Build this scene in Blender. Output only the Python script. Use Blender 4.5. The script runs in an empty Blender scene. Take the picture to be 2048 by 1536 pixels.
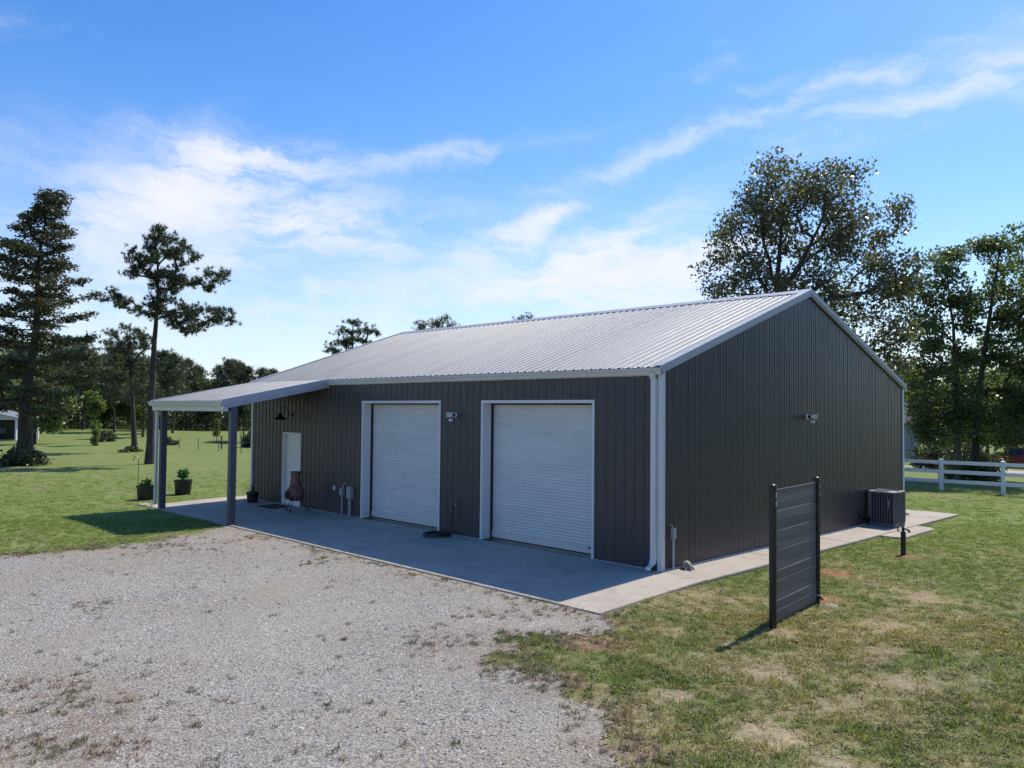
import bpy, math, random
import numpy as np
from mathutils import Vector

R = math.radians
sc = bpy.context.scene
COL = sc.collection

# ------------------------------------------------------------------ camera
CAM = np.array([8.5776, -12.3729, 2.9027])
YAW, PITCH, ROLL, FPX = -0.7912, 0.0340, 0.00944, 1604.0
_f = np.array([math.cos(PITCH)*math.sin(YAW), math.cos(PITCH)*math.cos(YAW), math.sin(PITCH)])
_r0 = np.array([math.cos(YAW), -math.sin(YAW), 0.0]); _u0 = np.cross(_r0, _f)
_r = _r0*math.cos(ROLL)+_u0*math.sin(ROLL); _u = -_r0*math.sin(ROLL)+_u0*math.cos(ROLL)
cam_d = bpy.data.cameras.new('camera'); cam_o = bpy.data.objects.new('camera', cam_d); COL.objects.link(cam_o)
cam_d.sensor_width = 36.0; cam_d.lens = 36.0*FPX/2048.0; cam_d.clip_end = 3000; cam_d.clip_start = 0.05
from mathutils import Matrix
cam_o.matrix_world = Matrix(((_r[0], _u[0], -_f[0], CAM[0]), (_r[1], _u[1], -_f[1], CAM[1]), (_r[2], _u[2], -_f[2], CAM[2]), (0, 0, 0, 1)))
sc.camera = cam_o
sc.view_settings.view_transform = 'Standard'; sc.view_settings.look = 'None'
sc.view_settings.exposure = 0.50; sc.view_settings.gamma = 1.0; sc.view_settings.use_curve_mapping = False

def at(px, py, dep):                      # point seen at photo pixel (px, py) at that depth
    return CAM + (_f + _r*(px-1024)/FPX - _u*(py-768)/FPX)*dep
def project(P):
    d = np.asarray(P) - CAM; z = d@_f
    return 1024+FPX*(d@_r)/z, 768-FPX*(d@_u)/z, z

# ------------------------------------------------------------------ node helpers
class NT:
    def __init__(s, tree): s.t = tree; s.n = tree.nodes; s.l = tree.links
    def new(s, typ, **kw):
        n = s.n.new(typ)
        for k, v in kw.items(): setattr(n, k, v)
        return n
    def put(s, sock, v):
        if hasattr(v, 'is_linked') or isinstance(v, bpy.types.NodeSocket): s.l.new(v, sock)
        elif v is not None: sock.default_value = v
    def m(s, op, a, b=None, c=None, clamp=False):
        n = s.n.new('ShaderNodeMath'); n.operation = op; n.use_clamp = clamp
        for i, v in enumerate((a, b, c)): s.put(n.inputs[i], v)
        return n.outputs[0]
    def v(s, op, a, b=None, out=0):
        n = s.n.new('ShaderNodeVectorMath'); n.operation = op
        s.put(n.inputs[0], a)
        if b is not None: s.put(n.inputs[3 if op == 'SCALE' else 1], b)
        return n.outputs['Value'] if out else n.outputs[0]
    def noise(s, vec, scale, detail=4, rough=.55, dist=0.0, col=False):
        n = s.n.new('ShaderNodeTexNoise'); s.put(n.inputs['Vector'], vec)
        n.inputs['Scale'].default_value = scale; n.inputs['Detail'].default_value = detail
        n.inputs['Roughness'].default_value = rough; n.inputs['Distortion'].default_value = dist
        return n.outputs['Color' if col else 'Fac']
    def ramp(s, fac, stops, interp='LINEAR'):
        n = s.n.new('ShaderNodeValToRGB'); s.put(n.inputs[0], fac); cr = n.color_ramp; cr.interpolation = interp
        while len(cr.elements) < len(stops): cr.elements.new(.5)
        for e, (p, c) in zip(cr.elements, stops):
            e.position = p; e.color = (c[0], c[1], c[2], 1) if not np.isscalar(c) else (c, c, c, 1)
        return n.outputs[0]
    def mix(s, fac, a, b, blend='MIX'):
        n = s.n.new('ShaderNodeMix'); n.data_type = 'RGBA'; n.blend_type = blend
        s.put(n.inputs[0], fac)
        for i, v in ((6, a), (7, b)):
            if isinstance(v, (tuple, list)): v = (v[0], v[1], v[2], 1)
            s.put(n.inputs[i], v)
        return n.outputs[2]
    def rng(s, x, a, b, c=0.0, d=1.0, smooth=True):
        n = s.n.new('ShaderNodeMapRange'); n.interpolation_type = 'SMOOTHSTEP' if smooth else 'LINEAR'
        for i, v in enumerate((x, a, b, c, d)): s.put(n.inputs[i], v)
        return n.outputs[0]
    def scale(s, vec, xyz):
        n = s.n.new('ShaderNodeMapping'); s.put(n.inputs[0], vec); n.inputs['Scale'].default_value = xyz
        return n.outputs[0]

# ------------------------------------------------------------------ sky, sun
SUN_EL, SUN_AZ = R(54.5), R(0.0)         # azimuth from +Y towards +X
w = bpy.data.worlds.new('World'); sc.world = w; w.use_nodes = True
t = NT(w.node_tree); t.n.clear()
sky = t.new('ShaderNodeTexSky', sky_type='NISHITA', sun_disc=False, sun_elevation=SUN_EL, sun_rotation=SUN_AZ,
            air_density=1.0, dust_density=0.6, ozone_density=2.0, altitude=100)
tc = t.new('ShaderNodeTexCoord').outputs['Generated']
d = t.v('NORMALIZE', tc)
sp = t.new('ShaderNodeSeparateXYZ'); t.l.new(d, sp.inputs[0])
dx, dy, dz = sp.outputs
az = t.m('ARCTAN2', dx, dy)               # radians, 0 = +Y, positive towards +X
el = t.m('ARCSINE', dz)
cb = t.new('ShaderNodeCombineXYZ'); t.l.new(az, cb.inputs[0]); t.l.new(el, cb.inputs[1])
p0 = cb.outputs[0]
wv = t.v('SUBTRACT', t.noise(p0, 5.0, 5, .6, col=True), (.5, .5, .5))
p1 = t.v('ADD', p0, t.v('MULTIPLY', wv, (.20, .10, 0)))
wv2 = t.v('SUBTRACT', t.noise(p0, 22.0, 5, .65, col=True), (.5, .5, .5))
p1 = t.v('ADD', p1, t.v('MULTIPLY', wv2, (.035, .020, 0)))
def azel(px, py):
    dd = _f + _r*(px-1024)/FPX - _u*(py-768)/FPX; dd = dd/np.linalg.norm(dd)
    return math.atan2(dd[0], dd[1]), math.asin(dd[2])
def streak(px, py, rx, ry, ang, amp, soft=1.0):      # elongated soft patch of cirrus, sizes in milliradian-like pixels
    a, e = azel(px, py)
    q = t.v('SUBTRACT', p1, (a, e, 0))
    n = t.n.new('ShaderNodeVectorRotate'); n.rotation_type = 'Z_AXIS'; t.l.new(q, n.inputs[0]); n.inputs['Angle'].default_value = -R(ang)
    q = t.v('MULTIPLY', n.outputs[0], (FPX/rx, FPX/ry, 0))
    r2 = t.v('DOT_PRODUCT', q, q, out=1)
    return t.m('MULTIPLY', t.m('EXPONENT', t.m('MULTIPLY', r2, -soft)), amp)
cl = None
for a in [(500, 300, 140, 30, 2, 1.4), (385, 350, 90, 40, 48, .95), (280, 440, 130, 46, 38, .75), (450, 425, 240, 56, -6, .55), (700, 462, 280, 30, -8, .65),
          (480, 500, 170, 44, 16, .6), (620, 400, 220, 50, -4, .42), (1190, 500, 150, 40, 20, 1.5), (1085, 428, 80, 17, 16, 1.1), (1020, 478, 70, 22, 20, 1.0),
          (1330, 525, 140, 34, 12, 1.2), (1180, 560, 260, 30, 8, 1.0), (630, 570, 60, 14, 4, .5), (1150, 602, 85, 32, 4, .95), (1285, 578, 40, 12, 0, .5),
          (1500, 245, 520, 24, 14, .40), (1900, 185, 220, 36, 14, .55), (1560, 165, 60, 12, 14, .24), (1750, 150, 60, 16, -6, .26), (2040, 150, 80, 40, 14, .3),
          (850, 320, 260, 18, 10, .36), (930, 560, 300, 40, 6, .45), (1400, 600, 220, 40, 4, .4), (120, 470, 150, 80, 20, .3), (230, 610, 330, 70, 0, .35), (720, 640, 360, 40, 0, .3), (1430, 560, 160, 50, 0, .35)]:
    s_ = streak(*a); cl = s_ if cl is None else t.m('ADD', cl, s_)
# generic wisps over the rest of the sky
n1 = t.noise(t.v('MULTIPLY', p1, (3.0, 9.0, 1)), 1.0, 6, .62)
wis = t.rng(n1, .56, .86, 0, .38)
cl = t.m('ADD', cl, wis)
fib = t.noise(t.v('MULTIPLY', p1, (7.0, 26.0, 1)), 1.0, 6, .68)
cl = t.m('MULTIPLY', cl, t.rng(fib, .36, .64, .16, 1.25))
# pale veil that thickens towards the horizon
veil = t.m('EXPONENT', t.m('MULTIPLY', t.m('MAXIMUM', el, 0.0), -9.5))
veiln = t.noise(t.v('MULTIPLY', p1, (2.2, 9.0, 1)), 1.0, 5, .6)
veil = t.m('MULTIPLY', veil, t.rng(veiln, .25, .7, .55, 1.05))
cl = t.m('ADD', t.m('MULTIPLY', cl, .95), t.m('MULTIPLY', veil, 1.05))
cl = t.m('SUBTRACT', 1.0, t.m('EXPONENT', t.m('MULTIPLY', cl, -1.35)))
up = t.m('GREATER_THAN', dz, 0.0)
hs = t.new('ShaderNodeHueSaturation'); hs.inputs['Saturation'].default_value = 1.36; t.l.new(sky.outputs[0], hs.inputs['Color'])
tint = t.mix(1.0, hs.outputs[0], (0.74, .84, .98), 'MULTIPLY')
skc = t.mix(cl, tint, (4.75, 4.85, 5.25))
bg = t.new('ShaderNodeBackground'); t.l.new(skc, bg.inputs[0]); bg.inputs[1].default_value = 0.138
t.l.new(bg.outputs[0], t.new('ShaderNodeOutputWorld').inputs[0])

sun = bpy.data.lights.new('sun', 'SUN'); sun.energy = 3.7; sun.angle = R(0.53); sun.color = (1.0, .915, .775)
so = bpy.data.objects.new('sun', sun); COL.objects.link(so)
SUNV = Vector((math.sin(SUN_AZ)*math.cos(SUN_EL), math.cos(SUN_AZ)*math.cos(SUN_EL), math.sin(SUN_EL)))
so.rotation_euler = SUNV.to_track_quat('Z', 'Y').to_euler()
so.location = (0, 30, 40)

# ------------------------------------------------------------------ object helpers
def tag(o, label=None, cat=None, group=None, kind=None):
    if label: o['label'] = label
    if cat: o['category'] = cat
    if group: o['group'] = group
    if kind: o['kind'] = kind
    return o
def thing(name, label, cat, loc=(0, 0, 0), rz=0, group=None):
    o = bpy.data.objects.new(name, None); COL.objects.link(o); o.empty_display_size = .1
    o.location = loc; o.rotation_euler = (0, 0, rz)
    return tag(o, label, cat, group)
def obj(name, mesh, mat=None, parent=None, label=None, loc=None, rz=None):
    o = bpy.data.objects.new(name, mesh); COL.objects.link(o)
    if mat is not None and not mesh.materials: mesh.materials.append(mat)
    if parent: o.parent = parent
    if label: o['label'] = label
    if loc is not None: o.location = loc
    if rz is not None: o.rotation_euler = (0, 0, rz)
    return o
def copy_tree(o, parent=None):
    c = o.copy(); COL.objects.link(c)
    if parent: c.parent = parent
    for ch in list(o.children): copy_tree(ch, c)
    return c
def arr_mesh(name, V, F, smooth=False):
    V = np.asarray(V, np.float32); F = np.asarray(F, np.int32)
    m = bpy.data.meshes.new(name); n, k = F.shape
    m.vertices.add(len(V)); m.vertices.foreach_set('co', V.ravel())
    m.loops.add(n*k); m.loops.foreach_set('vertex_index', F.ravel())
    m.polygons.add(n); m.polygons.foreach_set('loop_start', np.arange(0, n*k, k, dtype=np.int32))
    m.update(calc_edges=True)
    if smooth: m.polygons.foreach_set('use_smooth', np.ones(n, bool))
    return m
class MB:
    def __init__(s): s.V = []; s.F = []
    def add(s, V, F):
        b = len(s.V); s.V += [tuple(map(float, v)) for v in V]; s.F += [tuple(i+b for i in f) for f in F]; return s
    def box(s, x0, x1, y0, y1, z0, z1):
        V = [(x, y, z) for z in (z0, z1) for y in (y0, y1) for x in (x0, x1)]
        return s.add(V, [(0, 2, 3, 1), (4, 5, 7, 6), (0, 1, 5, 4), (2, 6, 7, 3), (0, 4, 6, 2), (1, 3, 7, 5)])
    def prism(s, poly, z0, z1, axis='z', closed=True):
        n = len(poly)
        def P(a, b, c): return {'z': (a, b, c), 'x': (c, a, b), 'y': (a, c, b)}[axis]
        V = [P(a, b, z0) for a, b in poly]+[P(a, b, z1) for a, b in poly]
        F = [(i, (i+1) % n, n+(i+1) % n, n+i) for i in range(n)]
        F += [tuple(range(n))[::-1], tuple(range(n, 2*n))]
        return s.add(V, F)
    def tube(s, pts, rad, seg=8, cap=True):
        pts = [np.array(p, float) for p in pts]; n = len(pts)
        rad = [rad]*n if np.isscalar(rad) else list(rad)
        V = []; prev = None
        for i, p in enumerate(pts):
            tg = pts[min(i+1, n-1)]-pts[max(i-1, 0)]; tg = tg/(np.linalg.norm(tg)+1e-9)
            if prev is None:
                a = np.array([0, 0, 1.]) if abs(tg[2]) < .9 else np.array([1., 0, 0])
            else: a = prev
            e1 = a-tg*(a@tg); e1 /= np.linalg.norm(e1)+1e-9; prev = e1; e2 = np.cross(tg, e1)
            for k in range(seg):
                c = 2*math.pi*k/seg; V.append(p+rad[i]*(e1*math.cos(c)+e2*math.sin(c)))
        F = [(i*seg+k, i*seg+(k+1) % seg, (i+1)*seg+(k+1) % seg, (i+1)*seg+k) for i in range(n-1) for k in range(seg)]
        if cap: F += [tuple(range(seg))[::-1], tuple((n-1)*seg+k for k in range(seg))]
        return s.add(V, F)
    def lathe(s, prof, c=(0, 0), seg=20, cap0=True, cap1=True):
        n = len(prof)
        V = [(c[0]+r_*math.cos(2*math.pi*k/seg), c[1]+r_*math.sin(2*math.pi*k/seg), z) for r_, z in prof for k in range(seg)]
        F = [(i*seg+k, i*seg+(k+1) % seg, (i+1)*seg+(k+1) % seg, (i+1)*seg+k) for i in range(n-1) for k in range(seg)]
        if cap0: F.append(tuple(range(seg))[::-1])
        if cap1: F.append(tuple((n-1)*seg+k for k in range(seg)))
        return s.add(V, F)
    def mesh(s, name, smooth=False, bevel=0.0):
        m = bpy.data.meshes.new(name); m.from_pydata(s.V, [], s.F); m.update()
        if bevel:
            import bmesh
            bm = bmesh.new(); bm.from_mesh(m)
            bmesh.ops.bevel(bm, geom=bm.edges[:], offset=bevel, segments=2, affect='EDGES', clamp_overlap=True)
            bm.to_mesh(m); bm.free()
        if smooth:
            m.polygons.foreach_set('use_smooth', np.ones(len(m.polygons), bool))
            try: m.set_sharp_from_angle(angle=R(40))
            except Exception: pass
        return m
    def obj(s, name, mat, parent=None, label=None, smooth=False, bevel=0.0):
        return obj(name, s.mesh(name, smooth, bevel), mat, parent, label)

# ------------------------------------------------------------------ materials
def mat(name, col, rough=.6, metal=0.0, var=.15, vscale=3.0, bump=0.0, bscale=40.0, spec=.5, stretch=(1, 1, 1), col2=None, obj_coord=False):
    m = bpy.data.materials.new(name); m.use_nodes = True; t = NT(m.node_tree)
    b = m.node_tree.nodes['Principled BSDF']
    b.inputs['Roughness'].default_value = rough; b.inputs['Metallic'].default_value = metal
    b.inputs['Specular IOR Level'].default_value = spec
    pos = t.new('ShaderNodeNewGeometry').outputs['Position'] if not obj_coord else t.new('ShaderNodeTexCoord').outputs['Object']
    ps = t.scale(pos, stretch)
    n = t.noise(ps, vscale, 6, .6)
    lo = tuple(c*(1-var) for c in col); hi = col2 or tuple(min(1, c*(1+var)) for c in col)
    t.l.new(t.ramp(n, [(.3, lo), (.7, hi)]), b.inputs['Base Color'])
    t.l.new(t.m('ADD', t.m('MULTIPLY', t.m('SUBTRACT', n, .5), .25), rough, clamp=True), b.inputs['Roughness'])
    if bump:
        bn = t.new('ShaderNodeBump'); bn.inputs['Strength'].default_value = bump; bn.inputs['Distance'].default_value = .01
        t.l.new(t.noise(ps, bscale, 5, .6), bn.inputs['Height']); t.l.new(bn.outputs[0], b.inputs['Normal'])
    return m
M = {}
M['wall'] = mat('charcoal_panel', (.054, .0495, .053), .36, 0, .12, 1.3, spec=.38, stretch=(6, 6, .5))
M['roof'] = mat('galvalume', (.275, .28, .283), .46, .45, .08, .8, stretch=(4, .6, .6))
M['trim'] = mat('galvanised_trim', (.40, .41, .435), .5, .25, .06, 2)
M['white'] = mat('white_trim', (.62, .63, .64), .45, 0, .05, 2)
M['gutter'] = mat('gutter_white', (.58, .57, .55), .45, 0, .05, 2)
M['curtain'] = mat('roller_curtain', (.60, .60, .59), .45, 0, .07, 1.5, stretch=(.4, 1, 3))
M['door'] = mat('door_white', (.66, .66, .65), .4, 0, .03, 2)
M['post'] = mat('slate_post', (.075, .075, .100), .45, 0, .08, 3)
M['black'] = mat('black_plastic', (.012, .012, .013), .45, 0, .2, 6)
M['blackmetal'] = mat('black_metal', (.012, .012, .014), .35, .0, .2, 6)
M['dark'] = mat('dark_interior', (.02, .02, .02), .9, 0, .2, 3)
M['grey'] = mat('grey_pvc', (.30, .31, .33), .5, 0, .08, 5)
M['terracotta'] = mat('clay', (.15, .055, .042), .65, 0, .45, 9, .4, 30, col2=(.27, .12, .10))
M['rubber'] = mat('hose_rubber', (.010, .010, .011), .45, 0, .2, 6)
M['mat'] = mat('coir_mat', (.030, .024, .020), .95, 0, .3, 30, .8, 200)
M['slat'] = mat('grey_composite', (.082, .084, .102), .45, 0, .22, 3, .25, 60, stretch=(3, .6, 6))
M['acmetal'] = mat('condenser_grey', (.13, .135, .155), .45, .1, .08, 4)
M['acdark'] = mat('condenser_coil', (.014, .014, .017), .6, .2, .2, 10)
M['acpale'] = mat('condenser_top', (.33, .34, .35), .4, .3, .08, 4)
M['bark'] = mat('bark', (.055, .045, .038), .95, 0, .5, 3, 1.0, 18, stretch=(2, 2, .4))
M['barkpale'] = mat('bark_pale', (.11, .09, .075), .95, 0, .4, 3, 1.0, 18, stretch=(2, 2, .4))
M['soil'] = mat('soil', (.06, .04, .028), .95, 0, .4, 12, .6, 50)
M['stone'] = mat('stone', (.36, .31, .26), .9, 0, .3, 5, .6, 30)
M['shell'] = mat('turtle_shell', (.13, .10, .06), .5, 0, .8, 30, .6, 30, col2=(.5, .47, .38))
M['siding'] = mat('pale_siding', (.50, .50, .49), .7, 0, .06, 2)
M['shingle'] = mat('dark_shingle', (.07, .07, .075), .9, 0, .3, 4)
M['redpaint'] = mat('dark_red_paint', (.16, .018, .018), .3, 0, .1, 2)
M['glass'] = mat('dark_glass', (.012, .014, .016), .08, 0, .1, 2)
M['chrome'] = mat('pale_metal', (.55, .55, .56), .3, .8, .1, 4)
M['tyre'] = mat('tyre_rubber', (.02, .02, .02), .8, 0, .2, 6)
M['vinyl'] = mat('white_vinyl', (.74, .75, .77), .4, 0, .04, 2)
M['wood'] = mat('weathered_wood', (.10, .085, .07), .9, 0, .3, 4)

def leaf_mat(name, cols, trans=.35, rough=.4, spec=.5):
    m = bpy.data.materials.new(name); m.use_nodes = True; t = NT(m.node_tree); t.n.clear()
    g = t.new('ShaderNodeNewGeometry')
    cr = t.ramp(g.outputs['Random Per Island'], [(i/(len(cols)-1), c) for i, c in enumerate(cols)])
    nz = t.noise(g.outputs['Position'], .9, 3, .6)
    c = t.mix(1.0, cr, t.ramp(nz, [(.3, .72), (.7, 1.25)]), 'MULTIPLY')
    b = t.new('ShaderNodeBsdfPrincipled'); t.l.new(c, b.inputs['Base Color']); b.inputs['Roughness'].default_value = rough
    b.inputs['Specular IOR Level'].default_value = spec
    tr = t.new('ShaderNodeBsdfTranslucent'); t.l.new(t.mix(1.0, c, (1.25, 1.5, .7), 'MULTIPLY'), tr.inputs[0])
    ms = t.new('ShaderNodeMixShader'); ms.inputs[0].default_value = trans
    t.l.new(b.outputs[0], ms.inputs[1]); t.l.new(tr.outputs[0], ms.inputs[2])
    t.l.new(ms.outputs[0], t.new('ShaderNodeOutputMaterial').inputs[0])
    return m
M['oakleaf'] = leaf_mat('oak_leaf', [(.080, .078, .044), (.11, .102, .060), (.145, .125, .080), (.095, .094, .054)], .50, .28, .9)
M['oakleaf2'] = leaf_mat('green_oak_leaf', [(.070, .092, .034), (.10, .128, .046), (.13, .14, .06), (.08, .102, .042)], .55, .3, .85)
M['brightleaf'] = leaf_mat('bright_leaf', [(.10, .125, .05), (.15, .175, .07), (.115, .14, .055)], .6, .38)
M['needle'] = leaf_mat('pine_needle', [(.046, .060, .032), (.070, .080, .040), (.095, .098, .052), (.058, .070, .036)], .28, .42, .5)
M['cedar'] = leaf_mat('cedar_spray', [(.042, .052, .030), (.068, .074, .040), (.090, .088, .052), (.075, .064, .042)], .3, .5, .4)
M['bushleaf'] = leaf_mat('bush_leaf', [(.045, .058, .026), (.070, .088, .036), (.095, .10, .045)], .3, .45)
M['weedleaf'] = leaf_mat('pot_leaf', [(.06, .12, .03), (.10, .19, .05)], .35, .45)

# lawn colour, shared by the ground and the grass blades (world position)
SPOTS = [(2.05, 2.55, .55, (.30, .13, .065)), (2.95, .35, .42, (.33, .15, .075)), (3.35, -1.95, .35, (.34, .25, .15)), (2.3, 5.4, .55, (.27, .14, .08)),
         (4.9, -5.3, .55, (.40, .31, .21)), (3.6, -5.1, .40, (.33, .26, .18)), (1.9, -4.2, .55, (.23, .14, .09)), (3.9, 1.7, .7, (.33, .26, .15)),
         (4.2, -.6, .6, (.32, .25, .14)), (5.2, -2.8, .5, (.31, .25, .16)), (-13.5, -9.0, 1.2, (.30, .17, .10)), (2.2, -2.9, .4, (.33, .25, .15)),
         (4.0, -3.6, .45, (.33, .26, .17)), (1.45, -.9, .45, (.32, .24, .14)), (1.25, -3.9, .5, (.20, .125, .08)), (2.5, -5.6, .45, (.24, .16, .105)), (3.4, -5.8, .4, (.26, .185, .12)), (4.3, -6.5, .5, (.28, .20, .135)), (1.2, -3.25, .35, (.24, .15, .10)), (-9.9, -6.6, .5, (.27, .19, .12)), (-10.3, -4.6, .5, (.27, .20, .12)), (5.0, -3.9, .35, (.27, .21, .13)), (4.6, -1.9, .4, (.30, .23, .14)), (5.6, -5.4, .4, (.36, .29, .2))]
def lawn_group():
    g = bpy.data.node_groups.new('lawn_colour', 'ShaderNodeTree')
    g.interface.new_socket('Color', in_out='OUTPUT', socket_type='NodeSocketColor')
    g.interface.new_socket('Bare', in_out='OUTPUT', socket_type='NodeSocketFloat')
    t = NT(g); pos = t.new('ShaderNodeNewGeometry').outputs['Position']
    p2 = t.v('MULTIPLY', pos, (1, 1, 0))
    s = t.new('ShaderNodeSeparateXYZ'); t.l.new(p2, s.inputs[0])
    dist = t.v('DISTANCE', p2, (5.5, -4.5, 0), out=1)
    lush = t.rng(dist, 4.0, 17.0)                     # the lawn by the gate is thin and dry, further off it is lush
    nA = t.noise(p2, .33, 4, .6); nB = t.noise(p2, 2.1, 6, .7); nC = t.noise(p2, 7.0, 4, .6)
    green = t.mix(nB, (.105, .134, .042), (.170, .195, .068))
    lushc = t.mix(nB, (.138, .185, .047), (.205, .252, .080))
    green = t.mix(lush, green, lushc)
    tan = t.mix(nC, (.225, .182, .10), (.36, .30, .185))
    dry = t.m('ADD', t.m('MULTIPLY', nA, .55), t.m('MULTIPLY', nB, .45))
    dry = t.rng(t.m('SUBTRACT', dry, t.m('MULTIPLY', lush, .085)), .425, .575)
    col = t.mix(t.m('MULTIPLY', dry, .80), green, tan)
    bare = None
    for x, y, r_, c in SPOTS:
        q = t.v('DISTANCE', t.v('ADD', p2, t.v('MULTIPLY', t.v('SUBTRACT', t.noise(p2, 3.5, 4, .65, col=True), (.5, .5, .5)), (1.5, 1.5, 0))), (x, y, 0), out=1)
        f = t.rng(q, r_*1.0, r_*.15, 0, .8)
        col = t.mix(f, col, c); bare = f if bare is None else t.m('MAXIMUM', bare, f)
    o = t.new('NodeGroupOutput'); t.l.new(col, o.inputs[0]); t.l.new(bare, o.inputs[1])
    return g
LAWN = lawn_group()
def ground_mat():
    m = bpy.data.materials.new('lawn'); m.use_nodes = True; t = NT(m.node_tree); b = t.n['Principled BSDF']
    g = t.new('ShaderNodeGroup'); g.node_tree = LAWN
    pos = t.new('ShaderNodeNewGeometry').outputs['Position']
    fine = t.noise(pos, 24, 6, .75); mid = t.noise(pos, 5, 5, .7)
    c = t.mix(1.0, g.outputs[0], t.ramp(fine, [(.3, .45), (.5, .9), (.68, 1.4)]), 'MULTIPLY')
    c = t.mix(1.0, c, t.ramp(mid, [(.3, .8), (.7, 1.15)]), 'MULTIPLY')
    t.l.new(c, b.inputs['Base Color']); b.inputs['Roughness'].default_value = .95; b.inputs['Specular IOR Level'].default_value = .15
    bn = t.new('ShaderNodeBump'); bn.inputs['Strength'].default_value = .6; bn.inputs['Distance'].default_value = .02
    t.l.new(t.m('ADD', fine, mid), bn.inputs['Height']); t.l.new(bn.outputs[0], b.inputs['Normal'])
    return m
M['lawn'] = ground_mat()
def blade_mat():
    m = bpy.data.materials.new('grass_blade'); m.use_nodes = True; t = NT(m.node_tree); t.n.clear()
    g = t.new('ShaderNodeGroup'); g.node_tree = LAWN
    geo = t.new('ShaderNodeNewGeometry')
    rnd = geo.outputs['Random Per Island']
    c = t.mix(1.0, g.outputs[0], t.ramp(rnd, [(0, (.50, .54, .44)), (.45, (1.0, 1.0, .88)), (.78, (1.5, 1.4, 1.15)), (1, (2.3, 2.05, 1.7))]), 'MULTIPLY')
    b = t.new('ShaderNodeBsdfPrincipled'); t.l.new(c, b.inputs['Base Color']); b.inputs['Roughness'].default_value = .5; b.inputs['Specular IOR Level'].default_value = .35
    tr = t.new('ShaderNodeBsdfTranslucent'); t.l.new(t.mix(1.0, c, (1.1, 1.3, .7), 'MULTIPLY'), tr.inputs[0])
    ms = t.new('ShaderNodeMixShader'); ms.inputs[0].default_value = .5
    t.l.new(b.outputs[0], ms.inputs[1]); t.l.new(tr.outputs[0], ms.inputs[2]); t.l.new(ms.outputs[0], t.new('ShaderNodeOutputMaterial').inputs[0])
    return m
M['blade'] = blade_mat()
def weed_mat(name, a, b_):
    m = bpy.data.materials.new(name); m.use_nodes = True; t = NT(m.node_tree); b = t.n['Principled BSDF']
    g = t.new('ShaderNodeNewGeometry')
    nz = t.noise(g.outputs['Position'], 1.1, 3, .6)
    c = t.mix(t.rng(nz, .42, .58), t.mix(g.outputs['Random Per Island'], a[0], a[1]), t.mix(g.outputs['Random Per Island'], b_[0], b_[1]))
    t.l.new(c, b.inputs['Base Color']); b.inputs['Roughness'].default_value = .7
    return m
M['weed'] = weed_mat('driveway_weed', ((.20, .12, .075), (.32, .22, .14)), ((.06, .085, .025), (.14, .15, .06)))
def gravel_mat(stone=False):
    m = bpy.data.materials.new('gravel_stone' if stone else 'gravel_bed'); m.use_nodes = True; t = NT(m.node_tree); b = t.n['Principled BSDF']
    g = t.new('ShaderNodeNewGeometry'); pos = g.outputs['Position']
    b.inputs['Roughness'].default_value = .9; b.inputs['Specular IOR Level'].default_value = .25
    big = t.noise(pos, .35, 4, .6); mid = t.noise(pos, 1.7, 5, .65)
    if stone:
        at_ = t.new('ShaderNodeAttribute'); at_.attribute_type = 'INSTANCER'; at_.attribute_name = 'tint'
        c = t.ramp(at_.outputs['Fac'], [(0, (.19, .18, .165)), (.28, (.34, .322, .295)), (.7, (.44, .412, .372)), (.93, (.58, .548, .50)), (1, (.36, .28, .21))])
        c = t.mix(1.0, c, t.ramp(t.noise(pos, 45, 3, .6), [(.3, .85), (.7, 1.1)]), 'MULTIPLY')
        t.l.new(c, b.inputs['Base Color'])
    else:
        v = t.new('ShaderNodeTexVoronoi'); v.inputs['Scale'].default_value = 34; t.l.new(pos, v.inputs['Vector'])
        v2 = t.new('ShaderNodeTexVoronoi'); v2.inputs['Scale'].default_value = 75; t.l.new(pos, v2.inputs['Vector'])
        hs = t.new('ShaderNodeSeparateColor'); t.l.new(v.outputs['Color'], hs.inputs[0])
        c = t.ramp(hs.outputs[0], [(0, (.24, .224, .205)), (.5, (.345, .322, .292)), (.9, (.43, .403, .366)), (1, (.50, .47, .43))])
        hs2 = t.new('ShaderNodeSeparateColor'); t.l.new(v2.outputs['Color'], hs2.inputs[0])
        fines = t.ramp(hs2.outputs[0], [(0, (.275, .25, .22)), (1, (.40, .368, .325))])
        c = t.mix(t.rng(mid, .40, .58), c, fines)
        c = t.mix(t.rng(big, .46, .64, 0, .75), c, (.335, .29, .23))
        sa = t.new('ShaderNodeAttribute'); sa.attribute_name = 'soil'
        so_ = t.m('MULTIPLY', sa.outputs['Fac'], t.rng(t.noise(pos, 6, 5, .7), .38, .58), clamp=True)
        c = t.mix(t.m('MULTIPLY', so_, .8), c, (.22, .165, .12))
        gap = t.rng(v.outputs['Distance'], .42, .72, 1.0, .6)
        c = t.mix(1.0, c, gap, 'MULTIPLY')
        t.l.new(c, b.inputs['Base Color'])
        bn = t.new('ShaderNodeBump'); bn.inputs['Strength'].default_value = .8; bn.inputs['Distance'].default_value = .015
        h = t.m('ADD', t.m('MULTIPLY', v.outputs['Distance'], -1.0), t.m('MULTIPLY', v2.outputs['Distance'], -.4))
        t.l.new(h, bn.inputs['Height']); t.l.new(bn.outputs[0], b.inputs['Normal'])
    return m
M['gravel'] = gravel_mat(); M['gstone'] = gravel_mat(True)
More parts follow.
